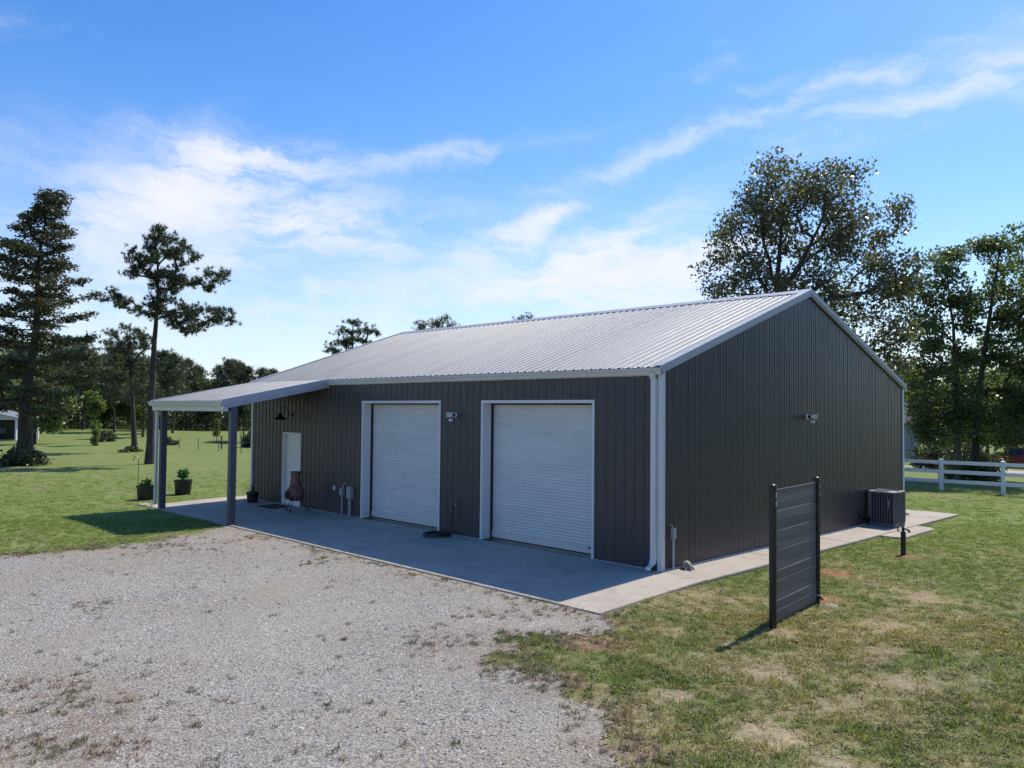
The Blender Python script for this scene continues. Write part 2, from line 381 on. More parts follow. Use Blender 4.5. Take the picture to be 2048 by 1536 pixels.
def concrete_mat():
    m = bpy.data.materials.new('concrete'); m.use_nodes = True; t = NT(m.node_tree); b = t.n['Principled BSDF']
    pos = t.new('ShaderNodeNewGeometry').outputs['Position']
    a = t.noise(pos, .7, 6, .62); bb = t.noise(pos, 6, 5, .6); s = t.noise(t.v('MULTIPLY', pos, (3, 60, 1)), 1, 3, .5)
    c = t.ramp(a, [(.25, (.31, .275, .232)), (.5, (.40, .355, .300)), (.75, (.45, .40, .34))])
    c = t.mix(1.0, c, t.ramp(bb, [(.3, .93), (.7, 1.05)]), 'MULTIPLY')
    c = t.mix(1.0, c, t.ramp(s, [(.3, .97), (.7, 1.03)]), 'MULTIPLY')
    st = t.rng(t.noise(pos, 2.3, 3, .5),   .58, .70, 0, .45)
    c = t.mix(st, c, (.22, .20, .18))
    t.l.new(c, b.inputs['Base Color']); b.inputs['Roughness'].default_value = .85; b.inputs['Specular IOR Level'].default_value = .3
    bn = t.new('ShaderNodeBump'); bn.inputs['Strength'].default_value = .15; bn.inputs['Distance'].default_value = .01
    t.l.new(t.noise(pos, 50, 5, .6), bn.inputs['Height']); t.l.new(bn.outputs[0], b.inputs['Normal'])
    return m
M['concrete'] = concrete_mat()

# ------------------------------------------------------------------ ground
rng = np.random.default_rng(7)
def sstep(x, a, b): u = np.clip((x-a)/(b-a), 0, 1); return u*u*(3-2*u)
def gz(x, y):
    x = np.asarray(x, float); y = np.asarray(y, float)
    dist = np.hypot(np.maximum(np.maximum(-17.5-x, x-1.6), 0), np.maximum(np.maximum(-3.3-y, y-14), 0))
    und = sstep(dist, .3, 5)
    z = -.12 + und*(.020*np.sin(x*1.1+.4*y)+.018*np.sin(y*1.4-.7*x+1)+.012*np.sin(2.3*x+1.9*y))
    far = sstep(dist, 12, 40)
    z = z + far*(.10*np.sin(x*.13+1.0)*np.cos(y*.11)+.05*np.sin(x*.31+y*.22))
    z = z + .55*np.exp(-((x+88)**2+(y-20)**2)/(2*13.0**2))
    z = z - .60*sstep(y, 27, 46)*sstep(x, -28, -12)
    z = z + .055*sstep(x, .1, 1.0)*sstep(y, -3.2, -1.2)*(1-sstep(y, 16, 22))
    return z
def warp(n, c): u = np.linspace(-1, 1, n); return c + np.sign(u)*(np.abs(u)*26+np.abs(u)**4*520)
gx, gy = warp(240, -2), warp(240, 0)
X, Y = np.meshgrid(gx, gy); Z = gz(X, Y)
n = 240; idx = np.arange(n*n).reshape(n, n)
F = np.stack([idx[:-1, :-1], idx[:-1, 1:], idx[1:, 1:], idx[1:, :-1]], -1).reshape(-1, 4)
g = obj('lawn_ground', arr_mesh('lawn_ground', np.stack([X, Y, Z], -1).reshape(-1, 3), F, True), M['lawn']); tag(g, kind='structure')

GP = np.array([(-11.45, -2.9), (1.0, -2.9), (1.35, -3.15), (1.55, -3.9), (1.1, -4.85), (1.55, -5.35), (2.4, -5.75), (3.3, -6.0), (3.9, -6.4), (4.5, -6.9), (6.2, -8.6), (7.4, -12),
               (8.5, -22), (-18, -30), (-13.5, -12), (-10.6, -8.6), (-10.2, -7), (-10.15, -5.3), (-10.8, -3.7)])
def sdf(x, y, P=GP):
    x = np.asarray(x, float); y = np.asarray(y, float)
    dmin = np.full(x.shape, 1e9); inside = np.zeros(x.shape, bool); n = len(P)
    for i in range(n):
        a, b = P[i], P[(i+1) % n]; ex, ey = b-a; wx, wy = x-a[0], y-a[1]
        h = np.clip((wx*ex+wy*ey)/(ex*ex+ey*ey), 0, 1); dmin = np.minimum(dmin, np.hypot(wx-ex*h, wy-ey*h))
        c = ((a[1] <= y) & (b[1] > y)) | ((b[1] <= y) & (a[1] > y))
        with np.errstate(divide='ignore', invalid='ignore'):
            inside ^= c & (x < a[0]+(y-a[1])/(b[1]-a[1])*ex if ey else False)
    return np.where(inside, -dmin, dmin)
def wob(x, y): return .16*np.sin(2.1*x+1.3*y)+.12*np.sin(4.7*y-3.1*x+.8)+.08*np.sin(9.3*x+7.7*y)+.06*np.sin(15*x-13*y)
st = .09
xs = np.arange(-15, 8, st); ys = np.arange(-20, -2.7, st); XX, YY = np.meshgrid(xs, ys)
keep = (sdf(XX, YY)+wob(XX, YY)*sstep(-YY, 3.0, 3.5) < 0) & (YY < -2.962+st/2)
vid = -np.ones(XX.shape, int); F = []
fk = keep[:-1, :-1] & keep[1:, :-1] & keep[:-1, 1:] & keep[1:, 1:]
jj, ii = np.nonzero(fk)
nx = len(xs); quad = np.stack([jj*nx+ii, jj*nx+ii+1, (jj+1)*nx+ii+1, (jj+1)*nx+ii], -1)
u, inv = np.unique(quad, return_inverse=True)
VX, VY = XX.ravel()[u], YY.ravel()[u]
obj_ = obj('gravel_drive', arr_mesh('gravel_drive', np.stack([VX, VY, gz(VX, VY)+.010], -1), inv.reshape(-1, 4), True), M['gravel']); tag(obj_, kind='structure')
SOIL = [(-.6, -9.9, .9, .9), (.4, -10.0, .9, .95), (.9, -10.0, .7, .8), (1.3, -9.2, .7, .5), (-1.0, -9.6, .9, .6), (1.9, -8.2, .8, .35), (.4, -5.6, .7, .6), (.7, -4.9, .6, .8), (.1, -4.0, .5, .5), (-9.2, -5.3, .9, .7), (-8.6, -4.3, .7, .5), (-.4, -6.2, .5, .4)]
def soil(x, y):
    e = np.clip(1+(sdf(x, y)+wob(x, y))/.75, 0, 1)*(y < -3.1)*.9
    q = np.zeros(np.shape(x))
    for sx, sy, r_, a_ in SOIL: q = np.maximum(q, a_*np.exp(-((x-sx)**2+(y-sy)**2)/r_**2))
    return np.maximum(e, q)
_a = obj_.data.attributes.new('soil', 'FLOAT', 'POINT'); _a.data.foreach_set('value', soil(VX, VY).astype(np.float32))

# ------------------------------------------------------------------ concrete
BL, BW, EH, RH, FD = 15.95, 12.06, 3.66, 5.72, 2.96     # building length, width, eave, ridge, apron depth
SLX = -16.95; SWX = .96
def slab(name, poly, zt, zb=-.3, bevel=.012):
    mb = MB(); n = len(poly)
    top = [(x, y, zt(x, y)) for x, y in poly]; bot = [(x, y, zb) for x, y in poly]
    mb.add(top+bot, [tuple(range(n))]+[(i, n+i, n+(i+1) % n, (i+1) % n) for i in range(n)])
    return tag(mb.obj(name, M['concrete'], bevel=bevel), kind='structure')
az_ = lambda x, y: -.092*min(1, max(0, -y/FD))
xs_ = [SLX, -11.3, -6.0, SWX]
for a, b in zip(xs_[:-1], xs_[1:]):
    slab('concrete_apron', [(a+.003, -FD), (b-.003, -FD), (b-.003, -.004), (a+.003, -.004)], az_)
ys_ = [0, 3.05, 6.1, 9.15, 12.2, 13.75]
for a, b in zip(ys_[:-1], ys_[1:]):
    slab('sidewalk', [(0.0, a+.004), (SWX, a+.004), (SWX, b-.004), (0.0, b-.004)], lambda x, y: -.012*x)
    if b <= 12.3: slab('sidewalk', [(SLX, a+.004), (-BL, a+.004), (-BL, b-.004), (SLX, b-.004)], lambda x, y: -.01)
slab('sidewalk', [(-BL, BW), (-.004, BW), (-.004, 13.75), (-BL, 13.75)], lambda x, y: -.005)
pad = [(SWX+.004, 7.75)]+[(1.22+.28*math.cos(a), 8.02+.28*math.sin(a)) for a in np.linspace(-math.pi/2, 0, 6)]+[(1.12+.38*math.cos(a), 9.85+.38*math.sin(a)) for a in np.linspace(0, math.pi/2, 6)]+[(SWX+.004, 10.23)]
slab('equipment_pad', pad, lambda x, y: -.02)

# ------------------------------------------------------------------ the workshop
B = thing('metal_workshop', 'charcoal ribbed metal workshop with pale metal roof, two white roller doors and a lean-to porch', 'building')
PW, RP = .9144, .2286
SL = (RH-EH)/(BW/2)
DOORS = [(-9.62, -6.39, 3.10), (-4.86, -1.63, 3.10)]
WD = (-13.90, -12.83, 2.20)
openings = [(a, b, h) for a, b, h in DOORS]+[WD]
def panel_profile(u0, u1, phase=0.0, rh=.019):
    """breakpoints (u, outward) of a ribbed sheet between u0 and u1, ribs on a 9 inch grid"""
    pts = []
    k0 = math.floor((u0-phase)/RP)-1; k1 = math.ceil((u1-phase)/RP)+1
    for k in range(k0, k1+1):
        c = phase+k*RP
        for du, h in ((-.030, 0), (-.013, rh), (.013, rh), (.030, 0)): pts.append((c+du, h))
        pts.append((c+.09, 0)); pts.append((c+.095, .003)); pts.append((c+.135, .003)); pts.append((c+.14, 0))
    us = np.array([p[0] for p in pts]); hs = np.array([p[1] for p in pts])
    allu = sorted(set([u0, u1]+[u for u in us if u0 < u < u1]))
    return [(u, float(np.interp(u, us, hs))) for u in allu]
def wall_panels(axis, sgn, u_from, u_to, base, ztop, ops=(), name='wall_panel'):
    nP = int(math.ceil((u_to-u_from)/PW-1e-6))
    for i in range(nP):
        a, b = u_from+i*PW, min(u_to, u_from+(i+1)*PW)
        prof = panel_profile(a, b, phase=u_from+.0, rh=.019 if axis == 'x' else .006)
        extra = [e for o in ops for e in o[:2] if a < e < b]
        us = np.array([p[0] for p in prof]); hs = np.array([p[1] for p in prof])
        allu = sorted(set(list(us)+extra+([BW/2] if axis == 'y' and a < BW/2 < b else [])))
        mb = MB()
        for p, q in zip(allu[:-1], allu[1:]):
            mid = (p+q)/2; z0 = 0.015
            for o in ops:
                if o[0] < mid < o[1]: z0 = o[2]
            hp, hq = np.interp(p, us, hs), np.interp(q, us, hs)
            lap = .0015 if i % 2 else 0
            zp, zq = ztop(p), ztop(q)
            if axis == 'x': V = [(p, base+sgn*(hp+lap), z0), (q, base+sgn*(hq+lap), z0), (q, base+sgn*(hq+lap), zq), (p, base+sgn*(hp+lap), zp)]
            else: V = [(base+sgn*(hp+lap), p, z0), (base+sgn*(hq+lap), q, z0), (base+sgn*(hq+lap), q, zq), (base+sgn*(hp+lap), p, zp)]
            mb.add(V, [(0, 1, 2, 3)])
        if mb.F: mb.obj(name, M['wall'], B)
wall_panels('x', -1, -BL, 0, 0, lambda u: EH+.03, openings)
wall_panels('x', 1, -BL, 0, BW, lambda u: EH+.03)
gt = lambda u: EH+SL*(u if u < BW/2 else BW-u)+.045
wall_panels('y', 1, 0, BW, 0, gt)
wall_panels('y', -1, 0, BW, -BL, gt)
# floor slab inside so that no light leaks
MB().box(-BL+.01, -.01, .32, BW-.01, -.2, -.002).obj('floor_slab', M['concrete'], B)
# base trim
MB().box(-.001, .016, .10, BW-.1, -.004, .014).obj('base_trim', M['white'], B)
for a, b in ((-BL+.1, WD[0]-.05), (WD[1]+.05, DOORS[0][0]-.06), (DOORS[0][1]+.06, DOORS[1][0]-.06), (DOORS[1][1]+.06, -.25)): MB().box(a, b, -.024, 0, -.004, .012).obj('base_trim', M['trim'], B)
# corner trims
def corner(x, y, sx, sy, zt=EH-.005):
    mb = MB(); t_ = .024
    mb.prism([(x+sx*t_, y+sy*t_), (x-sx*.078, y+sy*t_), (x-sx*.078, y+sy*.0005), (x-sx*.002, y-sy*.002), (x+sx*.0005, y-sy*.075), (x+sx*t_, y-sy*.075)], .0, zt)
    mb.obj('corner_trim', M['white'], B)
for x, y, sx, sy in ((0, 0, 1, -1), (0, BW, 1, 1), (-BL, 0, -1, -1), (-BL, BW, -1, 1)): corner(x, y, sx, sy)
# roof
OH = .10; X0, X1 = -BL-.06, .07
def roof_panels(y0, z0, y1, z1, xa, xb, name='roof_panel', flip=False):
    nP = int(math.ceil((xb-xa)/PW-1e-6)); L = math.hypot(y1-y0, z1-z0)
    ny, nz = (-(z1-z0)/L, (y1-y0)/L)
    if nz < 0: ny, nz = -ny, -nz
    for i in range(nP):
        a, b = xa+i*PW, min(xb, xa+(i+1)*PW)
        prof = panel_profile(a, b, phase=xa, rh=.024); mb = MB()
        lap = .0015 if i % 2 else 0
        for (p, hp), (q, hq) in zip(prof[:-1], prof[1:]):
            V = []
            for (uu, h) in ((p, hp+lap), (q, hq+lap)):
                V += [(uu, y0+ny*h, z0+nz*h), (uu, y1+ny*h, z1+nz*h)]
            mb.add(V, [(0, 2, 3, 1)])
        mb.obj(name, M['roof'], B)
RT = .115                                   # roof sheets above the wall line
zr = lambda y: EH+SL*min(y, BW-y)+RT
roof_panels(-OH, EH-SL*OH+RT, BW/2-.02, zr(BW/2-.02), X0, X1)
roof_panels(BW+OH, EH-SL*OH+RT, BW/2+.02, zr(BW/2-.02), X0, X1)
rc = MB(); zz = zr(BW/2)
for s in (-1, 1): rc.add([(X0, BW/2, zz+.045), (X1, BW/2, zz+.045), (X1, BW/2+s*.26, zz+.030-SL*.26), (X0, BW/2+s*.26, zz+.030-SL*.26), (X1, BW/2+s*.265, zz+.012-SL*.265), (X0, BW/2+s*.265, zz+.012-SL*.265)], [(0, 1, 2, 3), (3, 2, 4, 5)])
rc.obj('ridge_cap', M['trim'], B)
# rake trims: an upper flashing over a fascia strip on each gable slope
def rake(x, sgn):
    for s in (0, 1):
        Y = (lambda y: y) if s == 0 else (lambda y: BW-y)
        def strip(xa, xb, dz0, dz1, y0, y1):
            mb = MB(); V = []
            for yy in (y0, y1):
                zb = zr(yy)
                V += [(xa, Y(yy), zb+dz0), (xb, Y(yy), zb+dz0), (xb, Y(yy), zb+dz1), (xa, Y(yy), zb+dz1)]
            mb.add(V, [(0, 1, 2, 3), (7, 6, 5, 4), (0, 4, 5, 1), (1, 5, 6, 2), (2, 6, 7, 3), (3, 7, 4, 0)]); return mb
        strip(x+sgn*.022, x+sgn*.078, -.075, .030, -OH-.01, BW/2-(.0 if s == 0 else .001)).obj('rake_trim', M['trim'], B)
        strip(x+sgn*.0225, x+sgn*.055, -.125, -.0755, -.02, BW/2-(.0 if s == 0 else .001)).obj('rake_fascia', M['trim'], B)
        strip(x-sgn*.11, x+sgn*.082, .0305, .038, -OH-.01, BW/2-(.0 if s == 0 else .001)).obj('rake_flashing', M['trim'], B)
rake(0, 1); rake(-BL, -1)
# gutters (K profile)
def gutter(x0, x1, yb, zt, name='gutter', parent=B):
    pr = [(yb, zt), (yb, zt-.125), (yb-.075, zt-.125), (yb-.085, zt-.085), (yb-.118, zt-.030), (yb-.125, zt-.028), (yb-.125, zt), (yb-.117, zt), (yb-.112, zt-.02), (yb-.078, zt-.08), (yb-.07, zt-.118), (yb-.006, zt-.118), (yb-.006, zt)]
    mb = MB(); mb.prism(pr, x0, x1, 'x'); return mb.obj(name, M['gutter'], parent)
LX = -11.31                               # right end of the lean-to
ge = EH-SL*OH+RT-.012
gutter(LX+.05, .06, -.035, ge)
gutter(-BL-.05, .06, BW+.16, ge)
MB().box(LX+.05, .02, -.034, -.004, ge-.14, ge-.002).obj('eave_fascia', M['gutter'], B)
# downspouts
def downspout(x, y, ztop, zbot, dirx, diry, parent, jog=.10, w=.085, dpt=.065, wall=(0, 1)):
    """rectangular pipe: outlet under the gutter, jog back to the wall, drop, kick-out elbow"""
    def ring(c, ax, up_):
        ax = np.array(ax, float); up_ = np.array(up_, float); c = np.array(c, float)
        return [c-ax*w/2-up_*dpt/2, c+ax*w/2-up_*dpt/2, c+ax*w/2+up_*dpt/2, c-ax*w/2+up_*dpt/2]
    wv_ = np.array([wall[0], wall[1], 0.]); ax = np.array([wall[1], -wall[0], 0.])
    p = np.array([x, y, 0.]); out = np.array([dirx, diry, 0.])
    up = np.array([0, 0, 1.])
    a = p-wv_*jog
    R_ = [ring(a+up*ztop, ax, wv_), ring(a+up*(ztop-.06), ax, wv_), ring(p+up*(ztop-.06-jog*1.3), ax, wv_), ring(p+up*(zbot+.22), ax, wv_),
          ring(p+up*(zbot+.12)+out*.035, np.array(ax), (wv_+up*.6*0)), ring(p+out*.17+up*(zbot+.055), ax, up*.8+wv_*.2)]
    V = [v for r_ in R_ for v in r_]; F = []
    for i in range(len(R_)-1):
        for k in range(4): F.append((i*4+k, i*4+(k+1) % 4, i*4+4+(k+1) % 4, i*4+4+k))
    m = MB(); m.add(V, F)
    for i in range(6): pass
    m.add([V[-4], V[-3], V[-2], V[-1]], [(3, 2, 1, 0)])
    o = m.obj('downspout', M['white'], parent)
    c = p-0*wv_
    for z in (ztop-.9, zbot+.8):
        s = MB(); s.box(c[0]-abs(ax[0])*(w/2+.008)-abs(wv_[0])*.04, c[0]+abs(ax[0])*(w/2+.008)+abs(wv_[0])*.04, c[1]-abs(ax[1])*(w/2+.008)-abs(wv_[1])*.04, c[1]+abs(ax[1])*(w/2+.008)+abs(wv_[1])*.04, z, z+.03); s.obj('strap', M['white'], o)
    return o
downspout(-.135, -.058, ge-.10, 0.0, 0, -1, B, jog=.05, w=.100, dpt=.075, wall=(0, 1))
downspout(-.10, BW+.06, ge-.10, -.02, .9, .5, B, jog=.05, w=.10, dpt=.07, wall=(0, -1))
# roller doors
def roller(x0, x1, h):
    J = .28
    D = MB()
    P = .066; N = int((h-.20)/P); prof = []
    z = .175
    for k in range(N+1):
        for dz_, dy in ((0, .0), (.010, -.004), (.020, -.011), (.033, -.014), (.046, -.011), (.056, -.004)):
            if z+k*P+dz_ < h-.045: prof.append((z+k*P+dz_, dy))
    V = []; xs2 = (x0+.035, x1-.030)
    for zz_, dy in prof:
        for x in xs2: V.append((x, J+.02+dy, zz_))
    D.add(V, [(2*i, 2*i+1, 2*i+3, 2*i+2) for i in range(len(prof)-1)])
    c = D.obj('roller_door', M['curtain'], B)
    MB().box(x0+.034, x1-.029, J-.012, J+.03, .035, .175).obj('bottom_bar', M['gutter'], c, bevel=.004)
    MB().box(x0+.034, x1-.029, J-.004, J+.02, .008, .034).obj('rubber_seal', M['rubber'], c)
    MB().box(x1-.33, x1-.24, J-.026, J-.012, .135, .165).obj('slide_latch', M['blackmetal'], c)
    fr = MB()
    fr.box(x0-.001, x0+.018, -.026, J+.06, .004, h); fr.obj('jamb', M['white'], c)
    fr = MB(); fr.box(x1-.018, x1+.001, -.026, J+.06, .004, h); fr.obj('jamb', M['white'], c)
    MB().box(x0+.018, x1-.018, -.026, J+.06, h-.018, h+.001).obj('header', M['white'], c)
    tr = MB(); tr.box(x0-.045, x0-.0015, -.030, -.0005, .004, h+.045); tr.box(x1+.0015, x1+.045, -.030, -.0005, .004, h+.045); tr.box(x0-.0014, x1+.0014, -.030, -.0005, h+.0015, h+.045)
    tr.obj('door_casing', M['white'], c)
    MB().box(x0+.0185, x0+.040, J-.05, J+.05, .01, h-.02).obj('guide_gap_shade', M['dark'], c); MB().box(x1-.036, x1-.0185, J-.05, J+.05, .01, h-.02).obj('guide_gap_shade', M['dark'], c)  # near-black strips put the shade of the curtain's side gaps into colour
    MB().box(x0+.041, x1-.037, J+.032, J+.06, .0, h-.019).obj('backing', M['dark'], c)
for x0, x1, h in DOORS: roller(x0, x1, h)
# entry door
x0, x1, h = WD
dl = MB(); dl.box(x0+.06, x1-.06, .06, .10, .03, h-.06); leaf = dl.obj('entry_door', M['door'], B)
fr = MB(); fr.box(x0, x0+.055, -.030, .12, .003, h); fr.box(x1-.055, x1, -.030, .12, .003, h); fr.box(x0+.0552, x1-.0552, -.030, .12, h-.055, h)
fr.obj('door_frame', M['white'], leaf)
MB().box(x0+.056, x1-.056, -.034, .12, .003, .028).obj('threshold', M['chrome'], leaf)
kb = MB(); kb.tube([(x1-.13, .06, 1.0), (x1-.13, .0, 1.0)], .012); kb.tube([(x1-.13, .01, 1.0), (x1-.13, -.02, 1.0)], .030, 12); kb.obj('door_knob', M['chrome'], leaf, smooth=True)
MB().tube([(x1-.13, .06, 1.18), (x1-.13, .045, 1.18)], .028, 12).obj('deadbolt', M['chrome'], leaf)
for z in (.25, 1.1, 1.9): MB().box(x0+.055, x0+.063, .05, .06, z, z+.1).obj('hinge', M['chrome'], leaf)
# lean-to porch
LD, LZ = 3.13, 3.055
lz0 = EH-SL*OH+RT-.006
lroof = lambda y: LZ+.045+(lz0-LZ-.045)*(y+LD+.08)/(LD+.08-OH+.004)
roof_panels(-LD-.08, LZ+.045, -OH+.004, lz0, X0, LX+.05)
def lstrip(xa, xb, d0, d1, y0, y1):
    V = []
    for yy in (y0, y1):
        zb = lroof(yy); V += [(xa, yy, zb+d0), (xb, yy, zb+d0), (xb, yy, zb+d1), (xa, yy, zb+d1)]
    return MB().add(V, [(0, 1, 2, 3), (7, 6, 5, 4), (0, 4, 5, 1), (1, 5, 6, 2), (2, 6, 7, 3), (3, 7, 4, 0)])
lstrip(LX+.03, LX+.085, -.125, .028, -LD-.09, -.11).obj('rake_trim', M['trim'], B)
lstrip(LX-.06, LX+.088, .0285, .035, -LD-.09, -.10).obj('rake_flashing', M['trim'], B)
lstrip(LX-.08, LX+.060, -.215, -.1255, -LD-.01, -.04).obj('porch_beam', M['trim'], B)
lstrip(-BL-.075, -BL-.02, -.125, .028, -LD-.09, -.01).obj('rake_trim', M['trim'], B)
lstrip(-BL-.05, -BL+.09, -.215, -.1255, -LD-.01, -.04).obj('porch_beam', M['trim'], B)
gutter(-BL-.08, LX+.07, -LD-.04, LZ+.035)
MB().box(-BL-.04, LX+.05, -LD-.035, -LD+.09, LZ-.225, LZ-.01).obj('porch_beam', M['gutter'], B)
for yy in (-2.35, -1.6, -.85): zb = lroof(yy); MB().box(-BL+.095, LX-.085, yy-.02, yy+.02, zb-.12, zb-.005).obj('purlin', M['trim'], B)
for px_ in (LX-.03, -BL+.06):
    p = MB(); p.box(px_-.083, px_+.083, -2.945, -2.779, -.088, lroof(-2.86)-.16); po = p.obj('porch_post', M['post'], B, bevel=.006)
downspout(-BL-.10, -2.995, LZ-.09, -.085, -.85, -.35, B, jog=.10, w=.095, dpt=.07, wall=(0, 1))
MB().box(-17.35, -16.95-.004, -3.05, -2.72, -.118, -.075).obj('splash_block', M['concrete'], B, bevel=.01)

# ------------------------------------------------------------------ things fixed to or beside the workshop
def floodlight(loc, rz, label):
    T = thing('security_floodlight', label, 'light', loc, rz, 'floodlights on the workshop walls')      # local -y points away from the wall
    b = MB(); b.tube([(0, 0, 0), (0, -.045, 0)], .065, 18); b.obj('wall_plate', M['vinyl'], T, smooth=True)
    a = MB(); a.tube([(0, -.045, 0), (0, -.075, 0)], .05, 14); a.tube([(0, -.06, 0), (.0, -.13, .0)], .025, 8); a.obj('arm', M['black'], T, smooth=True)
    ho = MB().box(-.062, .062, -.235, -.125, -.048, .048).obj('lamp_head', M['vinyl'], T, bevel=.010)
    MB().box(-.052, .052, -.2375, -.2355, -.038, .038).obj('lens', M['acpale'], ho)
    MB().box(-.066, .066, -.262, -.125, .0485, .056).obj('visor', M['vinyl'], ho)
    s = MB(); s.tube([(0, -.13, -.02), (0, -.14, -.085)], .018, 8); s.obj('sensor_neck', M['black'], T, smooth=True)
    s = MB(); s.box(-.035, .035, -.185, -.10, -.145, -.085); s.obj('motion_sensor', M['vinyl'], T, bevel=.012)
floodlight((-5.80, -.021, 2.80), 0, 'white floodlight with motion sensor on the dark wall between the two roller doors')
floodlight((.021, 5.86, 2.84), R(90), 'white floodlight with motion sensor high on the windowless gable wall')
T = thing('barn_lamp', 'black gooseneck barn lamp on the wall above the white entry door', 'lamp', (-13.42, -.02, 2.72))
MB().tube([(0, 0, 0), (0, -.02, 0)], .065, 16).obj('wall_plate', M['blackmetal'], T, smooth=True)
arc = [(0, -.02, .0), (0, -.07, .03), (0, -.10, .12), (0, -.15, .22), (0, -.25, .26), (0, -.34, .20), (0, -.37, .10), (0, -.37, .05)]
MB().tube(arc, .012, 8).obj('gooseneck_arm', M['blackmetal'], T, smooth=True)
MB().lathe([(.035, .06), (.05, .04), (.06, -.01), (.10, -.05), (.165, -.10), (.19, -.135), (.185, -.137), (.10, -.06), (.05, -.02)], (0, -.37), 24, True, False).obj('lamp_shade', M['blackmetal'], T, smooth=True)

def riser(name, label, x, ztop, bw, bh, bd, pr, cover=False, group=None):
    T = thing(name, label, 'electrical box', (x, 0, 0), 0, group)
    b = MB(); b.box(-bw/2, bw/2, -.02-bd, -.02, ztop-bh, ztop); b.obj('box', M['grey'], T, bevel=.008)
    MB().box(-bw/2+.012, bw/2-.012, -.028-bd, -.0205-bd, ztop-bh+.012, ztop-.012).obj('cover', M['grey'], T, bevel=.003)
    MB().tube([(0, -.02-bd/2, ztop-bh+.01), (0, -.02-bd/2, -.03)], pr, 10).obj('conduit', M['grey'], T, smooth=True)
    return T
T = riser('junction_box', 'smaller grey junction box with bent conduit stub, left of the disconnect box', -10.50, .74, .15, .20, .09, .022)
MB().tube([(.05, -.07, .74), (.055, -.07, .80), (.09, -.05, .86), (.16, -.03, .875)], .018, 8).obj('conduit_elbow', M['grey'], T, smooth=True)
riser('disconnect_box', 'grey disconnect box on thick conduit beside the left roller door jamb', -10.10, .82, .19, .34, .11, .036)
T = thing('outlet_box', 'tiny white outlet cover on the dark wall left of the grey boxes', 'outlet', (-10.95, -.02, .71))
MB().box(-.035, .035, -.03, 0, -.06, .06).obj('plate', M['vinyl'], T, bevel=.006)
MB().box(-.022, .022, -.038, -.0305, -.045, .045).obj('flap', M['vinyl'], T, bevel=.003)
T = thing('conduit_box', 'pale conduit riser with small box on the gable wall beside the turtle', 'electrical box', (0, .30, 0))
MB().box(.022, .085, -.05, .05, .56, .76).obj('box', M['trim'], T, bevel=.006)
MB().box(.0855, .093, -.042, .042, .57, .75).obj('cover', M['trim'], T, bevel=.003)
MB().tube([(.055, 0, .57), (.055, 0, -.01)], .024, 10).obj('conduit', M['trim'], T, smooth=True)
MB().tube([(.055, -.03, .75), (.055, -.035, .80), (.02, -.04, .83)], .014, 8).obj('cable', M['grey'], T, smooth=True)
# hose tap and hose
T = thing('hose_bib', 'small wall tap low on the dark wall between the roller doors', 'tap', (-5.66, -.02, .72))
MB().tube([(0, 0, 0), (0, -.07, 0), (0, -.10, -.04)], .018, 8).obj('spout', M['chrome'], T, smooth=True)
MB().tube([(0, -.06, .02), (0, -.06, .05)], .008, 6).tube([(0, -.06, .05), (0, -.06, .06)], .032, 10).obj('tap_handle', M['redpaint'], T, smooth=True)
hose = []
for k in range(160):
    a = k/160*2*math.pi*8; lay = k//20
    rr = .33-.022*(lay % 4)+.012*math.sin(a*.37); hose.append((-5.95+rr*math.cos(a+1), -.42+rr*.95*math.sin(a+1), .0+.024*(1+lay//4)+.012*math.sin(a*1.7)*.5))
last = hose[-1]
hose += [(-5.85, -.22, .08), (-5.78, -.15, .16), (-5.76, -.14, .35), (-5.74, -.135, .52), (-5.69, -.13, .64), (-5.66, -.12, .67)]
tag(MB().tube(hose, .0125, 6).obj('garden_hose', M['rubber'], smooth=True), 'black garden hose coiled on the concrete below the wall tap', 'hose')
# door mat, chiminea, planters
m_ = MB(); m_.box(-.46, .46, -.30, .30, 0, .016); o = m_.obj('door_mat', M['mat'], bevel=.004); o.location = (-13.55, -.46, -.013); o.rotation_euler = (R(1.78), 0, 0)
tag(o, 'dark rectangular door mat lying in front of the entry door', 'doormat')
def cz(y): return -.092*min(1, max(0, -y/FD))
T = thing('chiminea', 'reddish clay chiminea on a black scrolled iron stand by the entry door', 'fireplace', (-12.05, -.62, cz(-.62)), R(280))
body = [(.10, .33), (.17, .345), (.235, .41), (.262, .50), (.255, .59), (.215, .67), (.165, .73), (.150, .755), (.160, .775), (.150, .80), (.140, .86), (.130, .93), (.130, 1.0), (.138, 1.07), (.146, 1.12), (.156, 1.135), (.150, 1.15), (.12, 1.15), (.11, 1.05), (.10, .9)]
c = MB().lathe(body, (0, 0), 28, True, False).obj('clay_body', M['terracotta'], T, smooth=True)
mo = MB()
ring = []
for k in range(20):
    a = 2*math.pi*k/20; ring.append((.115*math.cos(a), .50+.115*math.sin(a)))
for j, (xx, s) in enumerate(((.20, 1.08), (.27, 1.10), (.285, 1.04), (.275, .92), (.22, .86))):
    mo.V += [(xx, a*s, .50+(b-.50)*s) for a, b in ring]
for j in range(4): mo.F += [(j*20+k, j*20+(k+1) % 20, j*20+20+(k+1) % 20, j*20+20+k) for k in range(20)]
mo.obj('mouth_rim', M['terracotta'], c, smooth=True)
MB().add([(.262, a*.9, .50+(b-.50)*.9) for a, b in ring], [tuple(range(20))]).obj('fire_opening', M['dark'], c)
MB().tube([(.16*math.cos(a), .16*math.sin(a), .335+.0) for a in np.linspace(0, 2*math.pi, 25)], .011, 6).obj('stand_ring', M['blackmetal'], T, smooth=True)
MB().tube([(.27*math.cos(a), .27*math.sin(a), .45) for a in np.linspace(0, 2*math.pi, 25)], .009, 6).obj('stand_ring', M['blackmetal'], T, smooth=True)
